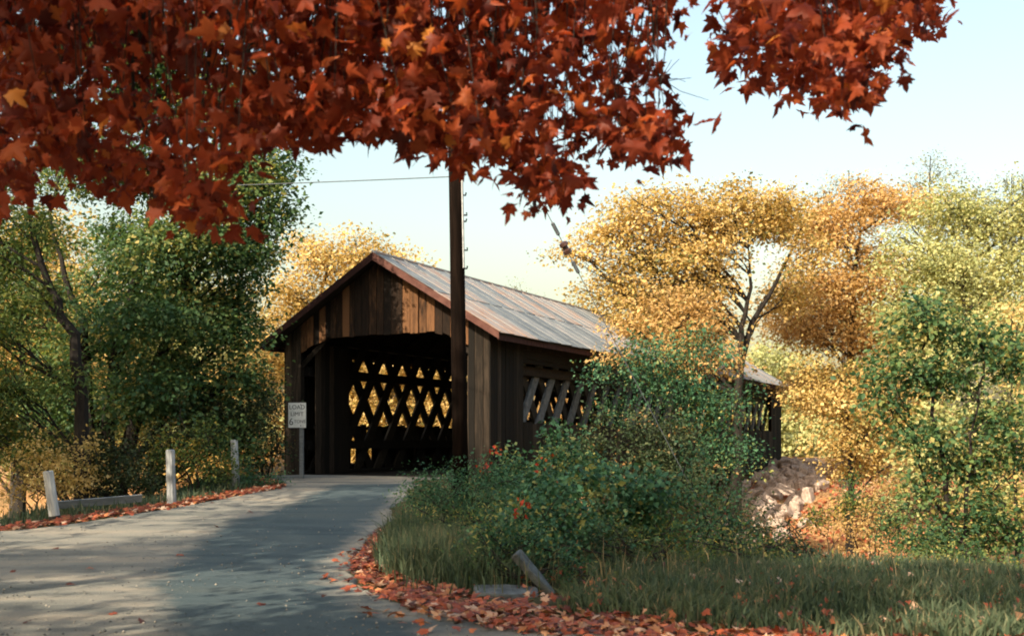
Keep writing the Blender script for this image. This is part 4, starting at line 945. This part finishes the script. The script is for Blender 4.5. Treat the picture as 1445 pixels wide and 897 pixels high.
# ------------------------------------------------------------------ red maple overhanging the road
EDGE_X = [-60, 0, 40, 75, 95, 130, 180, 240, 262, 290, 312, 330, 380, 420, 470, 520, 560, 590, 610, 640, 680, 705, 740, 765, 795, 803, 815, 845, 885, 920, 945, 953, 935, 950, 965, 990, 1022, 1038, 1050, 1075, 1120, 1160, 1185, 1205, 1225, 1260, 1290, 1312, 1340, 1380, 1460]
EDGE_Y = [290, 268, 262, 200, 215, 255, 270, 262, 300, 335, 320, 215, 190, 192, 195, 182, 180, 215, 235, 240, 225, 210, 240, 285, 292, 240, 205, 200, 222, 215, 205, 150, 110, 60, 25, -25, 5, 85, 105, 115, 128, 112, 150, 165, 120, 90, 60, 30, 8, -10, -40]
r = np.random.default_rng(900)
TB = np.array([-5.6, 2.6, gz(-5.6, 2.6)])
maple = empty('red_maple', TB); tag(maple, 'red maple overhanging the road with drooping branches across the top', 'tree')
q = MB()
trunk = np.array([(-5.6, 2.6, TB[2]-0.2), (-5.5, 2.7, 1.5), (-5.35, 2.9, 3.2), (-5.2, 3.2, 5.2), (-5.0, 3.2, 7.5), (-4.9, 3.1, 10)])
q.tube(trunk - TB, [0.42, 0.33, 0.30, 0.26, 0.18, 0.08], 12)
limbs = [np.array(x_) for x_ in (
    [(-5.35, 2.9, 3.4), (-4.2, 4.0, 4.6), (-2.6, 5.2, 5.2), (-0.8, 6.0, 5.3), (1.0, 6.4, 5.1), (2.8, 6.7, 4.9), (4.2, 7.0, 4.6)],
    [(-5.35, 2.9, 3.0), (-4.6, 4.3, 4.2), (-3.6, 5.8, 4.8), (-2.6, 7.2, 5.0), (-1.2, 8.0, 5.1), (0.6, 8.4, 5.2), (2.2, 8.6, 5.2)],
    [(-5.2, 3.2, 5.0), (-4.2, 3.8, 6.5), (-2.5, 4.6, 7.6), (-0.5, 5.0, 8.2), (1.6, 5.2, 8.3)],
    [(-5.3, 3.0, 4.2), (-5.2, 4.6, 5.0), (-4.8, 6.4, 5.2), (-4.6, 7.8, 5.1)],
    [(-5.0, 3.2, 6.6), (-6.0, 4.4, 8.0), (-6.4, 6.0, 8.8)], [(-5.0, 3.2, 7.0), (-5.6, 2.0, 8.6), (-6.0, 0.6, 9.4)], [(-5.2, 3.1, 5.6), (-3.8, 2.2, 7.0), (-2.0, 1.4, 8.0), (0.4, 0.8, 8.4)])]
LD = []
for L in limbs:
    tt = np.linspace(0, 1, len(L)); t2 = np.linspace(0, 1, 24); p = np.c_[[np.interp(t2, tt, L[:, i]) for i in range(3)]].T
    p[1:] += np.cumsum(r.normal(size=(23, 3))*0.02, axis=0)
    q.tube(p - TB, np.linspace(0.13, 0.025, 24), 7); LD.append(p)
LP = np.vstack(LD)
q.build('trunk', M['bark_dark'], maple)
# sprays in view: targets in the air at their own distance, each hung from the nearest limb by a twig
spr = []
while len(spr) < 1900:
    px = r.uniform(-60, 1400); e = np.interp(px, EDGE_X, EDGE_Y)
    py = r.uniform(-140, e - 26)
    if px > 1000 and py < e - 200: continue
    if px > 1315: continue
    if 948 < px < 1042 and py > -70: continue
    if 820 < px and r.random() < 0.3: continue
    # sparser windows towards the green tree
    if 90 < px < 330 and 60 < py < 260 and r.random() < 0.45: continue
    if 740 < px < 960 and 60 < py and r.random() < 0.35: continue
    Y = r.uniform(5.4, 8.8)
    spr.append((px, py, Y))
# dense rim so that the lower outline reads
for k in range(330):
    px = r.uniform(-40, 1300); e = np.interp(px, EDGE_X, EDGE_Y)
    if e < 0 or 940 < px < 1045: continue
    spr.append((px, e - r.uniform(10, 42), r.uniform(5.8, 8.4)))
tw = MB(); P = []; O = []; nspr = []
for (px, py, Y) in spr:
    c = W(px, py, Y)
    hi = LP[(LP[:, 2] > c[2] + 0.05)]
    d = np.linalg.norm((hi - c)*np.array([1, 1, 0.5]), axis=1); s0 = hi[np.argmin(d)]
    if r.random() < 0.32:
        tw.tube(bend(s0, c, r, 0.07, 5, 0.08) - TB, np.linspace(0.008, 0.0025, 5), 3, False)
    n_ = int(r.integers(4, 8))
    off = r.normal(size=(n_, 3))*np.array([0.09, 0.15, 0.07])
    P.append(c + off); O.append(off); nspr += [0]*n_
P = np.vstack(P); O = np.vstack(O); N = len(P)
# visible drooping branches
for pl, Y in (([(202, -40), (203, 30), (187, 90), (190, 150), (215, 205), (248, 250)], 6.2), ([(298, -20), (297, 60), (293, 110), (275, 130)], 6.5), ([(0, 20), (25, 50), (45, 90), (60, 130)], 6.0), ([(640, -20), (700, 60), (705, 110)], 6.4), ([(775, -20), (772, 40), (790, 90)], 6.8), ([(355, 60), (345, 90), (372, 118)], 5.8)):
    tw.tube([W(a_, b_, Y) - TB for a_, b_ in pl], np.linspace(0.016, 0.005, len(pl)), 5)
# bare twigs at the right of the foliage
for k in range(7):
    a0 = W(915 + r.uniform(-5, 15), 100 + r.uniform(-10, 25), 7.5); a1 = W(955 + r.uniform(-10, 50), 95 + r.uniform(-30, 60), 7.5 + r.uniform(-.2, .2))
    tw.tube(bend(a0, a1, r, 0.08, 5) - TB, np.linspace(0.004, 0.0018, 5), 3)
tw.build('twigs', M['bark_dark'], maple)['kind'] = 'stuff'
size = 0.098*(0.55 + 0.9*r.random(N))
nrm = rv(r, N)*0.95 + np.array([-0.45, -0.65, 0.25])
tip = O*2.0 + np.array([0, 0, -0.55]) + 0.35*r.normal(size=(N, 3))
tone = 0.45 + 0.24*r.normal(size=N)
# nearest-looking 300 leaves along the rim are leaves of their own
pxl = 722.5 + F*P[:, 0]/P[:, 1]; pyl = HZ - F*(P[:, 2]-EYE)/P[:, 1]
inv = (pxl > 0) & (pxl < 1445) & (pyl > 0)
score = size/P[:, 1] + 0.02*(np.interp(pxl, EDGE_X, EDGE_Y) - pyl < 40) - 9*(~inv)
ind = np.argsort(-score)[:300]; mask = np.ones(N, bool); mask[ind] = False
V3 = []; F3 = []; t3 = []; base_i = 0; im_ = np.where(mask)[0]
for k in range(6):                                      # six differently curled and lobed leaf shapes
    tvk = T_MAPLE[0].copy(); tvk[:, 2] = tvk[:, 2]*r.uniform(0.6, 2.4) + r.normal()*0.28*tvk[:, 0]**2 + r.normal()*0.3*(tvk[:, 1]-0.3)**2 + 0.03*r.normal(size=len(tvk))
    tvk[:, 0] *= r.uniform(0.72, 1.12); tvk[:, 0] += 0.08*r.normal()*tvk[:, 1]; tvk[1:, :2] *= (1 + 0.07*r.normal(size=(len(tvk)-1, 1)))
    ik = im_[k::6]; V_, F_, kk = scatter((P - TB)[ik], nrm[ik], tip[ik], size[ik], (tvk, T_MAPLE[1]))
    V3.append(V_); F3.append(F_ + base_i); t3.append(np.repeat(np.clip(tone[ik], 0, 1), kk)); base_i += len(V_)
o = link('crown', np_mesh('crown', np.vstack(V3), np.vstack(F3), M['lf_red'], np.concatenate(t3)), maple); o['kind'] = 'stuff'
RL = single_maple('lf_red', 6, 10); X_, Y_, Z_ = frames(nrm[ind], tip[ind])
for k, i in enumerate(ind):
    o = link('leaf', RL[int(np.clip(tone[i], 0, 0.99)*10)], maple)
    mtx = Matrix(((X_[k, 0], Y_[k, 0], Z_[k, 0], 0), (X_[k, 1], Y_[k, 1], Z_[k, 1], 0), (X_[k, 2], Y_[k, 2], Z_[k, 2], 0), (0, 0, 0, 1)))
    o.matrix_local = Matrix.Translation(Vector(P[i] - TB)) @ mtx @ Matrix.Scale(float(size[i]), 4)
# the rest of the crown, above and beside the picture
n_ = 330; idx_ = r.integers(len(LP), size=n_); c = LP[idx_] + r.normal(size=(n_, 3))*np.array([1.3, 1.2, 0.9]); c[:, 2] = np.maximum(c[:, 2], EYE + 0.43*np.maximum(c[:, 1], 0) + 0.3); c[:, 2] = np.maximum(c[:, 2], 3.6)
rep = np.repeat(np.arange(n_), 14); N = len(rep); off = r.normal(size=(N, 3))*np.array([0.3, 0.3, 0.15])
leaf_cloud('upper_crown', c[rep] + off - TB, rv(r, N)*0.7 + np.array([-0.2, -0.3, 0.7]), off + np.array([0, 0, -0.3]), 0.13*(0.7 + 0.6*r.random(N)), 0.5 + 0.2*r.normal(size=N), M['lf_red'], maple, T_MAPLE, kind='stuff')

# ------------------------------------------------------------------ rocks of the far bank
import bmesh
def rock_mesh(i, mat):
    bm = bmesh.new(); bmesh.ops.create_icosphere(bm, subdivisions=2, radius=1.0); rr_ = random.Random(i)
    ph = [rr_.uniform(0, 6.28) for _ in range(6)]
    for v in bm.verts:
        c = v.co; k = 1 + 0.16*math.sin(c.x*3.1+ph[0])*math.cos(c.y*2.7+ph[1]) + 0.14*math.sin(c.z*4+ph[2]+c.x*2) + 0.05*math.sin(c.y*7+ph[3])
        v.co = c*k
    me = bpy.data.meshes.new('rock'); bm.to_mesh(me); bm.free(); me.materials.append(mat); return me
ROCKS = [rock_mesh(i, M['stone']) for i in range(6)]
rs = W(1100, 720, 50); rk = empty('rock_slope', (rs[0], rs[1], gz(rs[0], rs[1]))); tag(rk, 'heap of pale pinkish rocks spilling down from the far abutment', 'rock heap')
r = np.random.default_rng(700)
for k in range(170):
    s_ = 31.6 - 15*r.random()**1.6; v_ = r.normal()*1.0 + 0.9 + (31.5 - s_)*0.10
    p = C0 + D1*s_ + DR*(v_ + 3.2); z = gz(p[0], p[1])
    o = link('rock', ROCKS[k % 6] if k % 5 == 0 else STONES[k % 8], rk, np.array([p[0], p[1], z + 0.05]) - np.array(rk.location), (r.random()*6, r.random()*6, r.random()*6)); a_ = r.uniform(0.12, 0.34)
    o.scale = (a_*1.3, a_, a_*0.75) if k % 5 == 0 else (a_*2.6, a_*2.0, a_*1.6)
print('LEAVES', NLEAF)
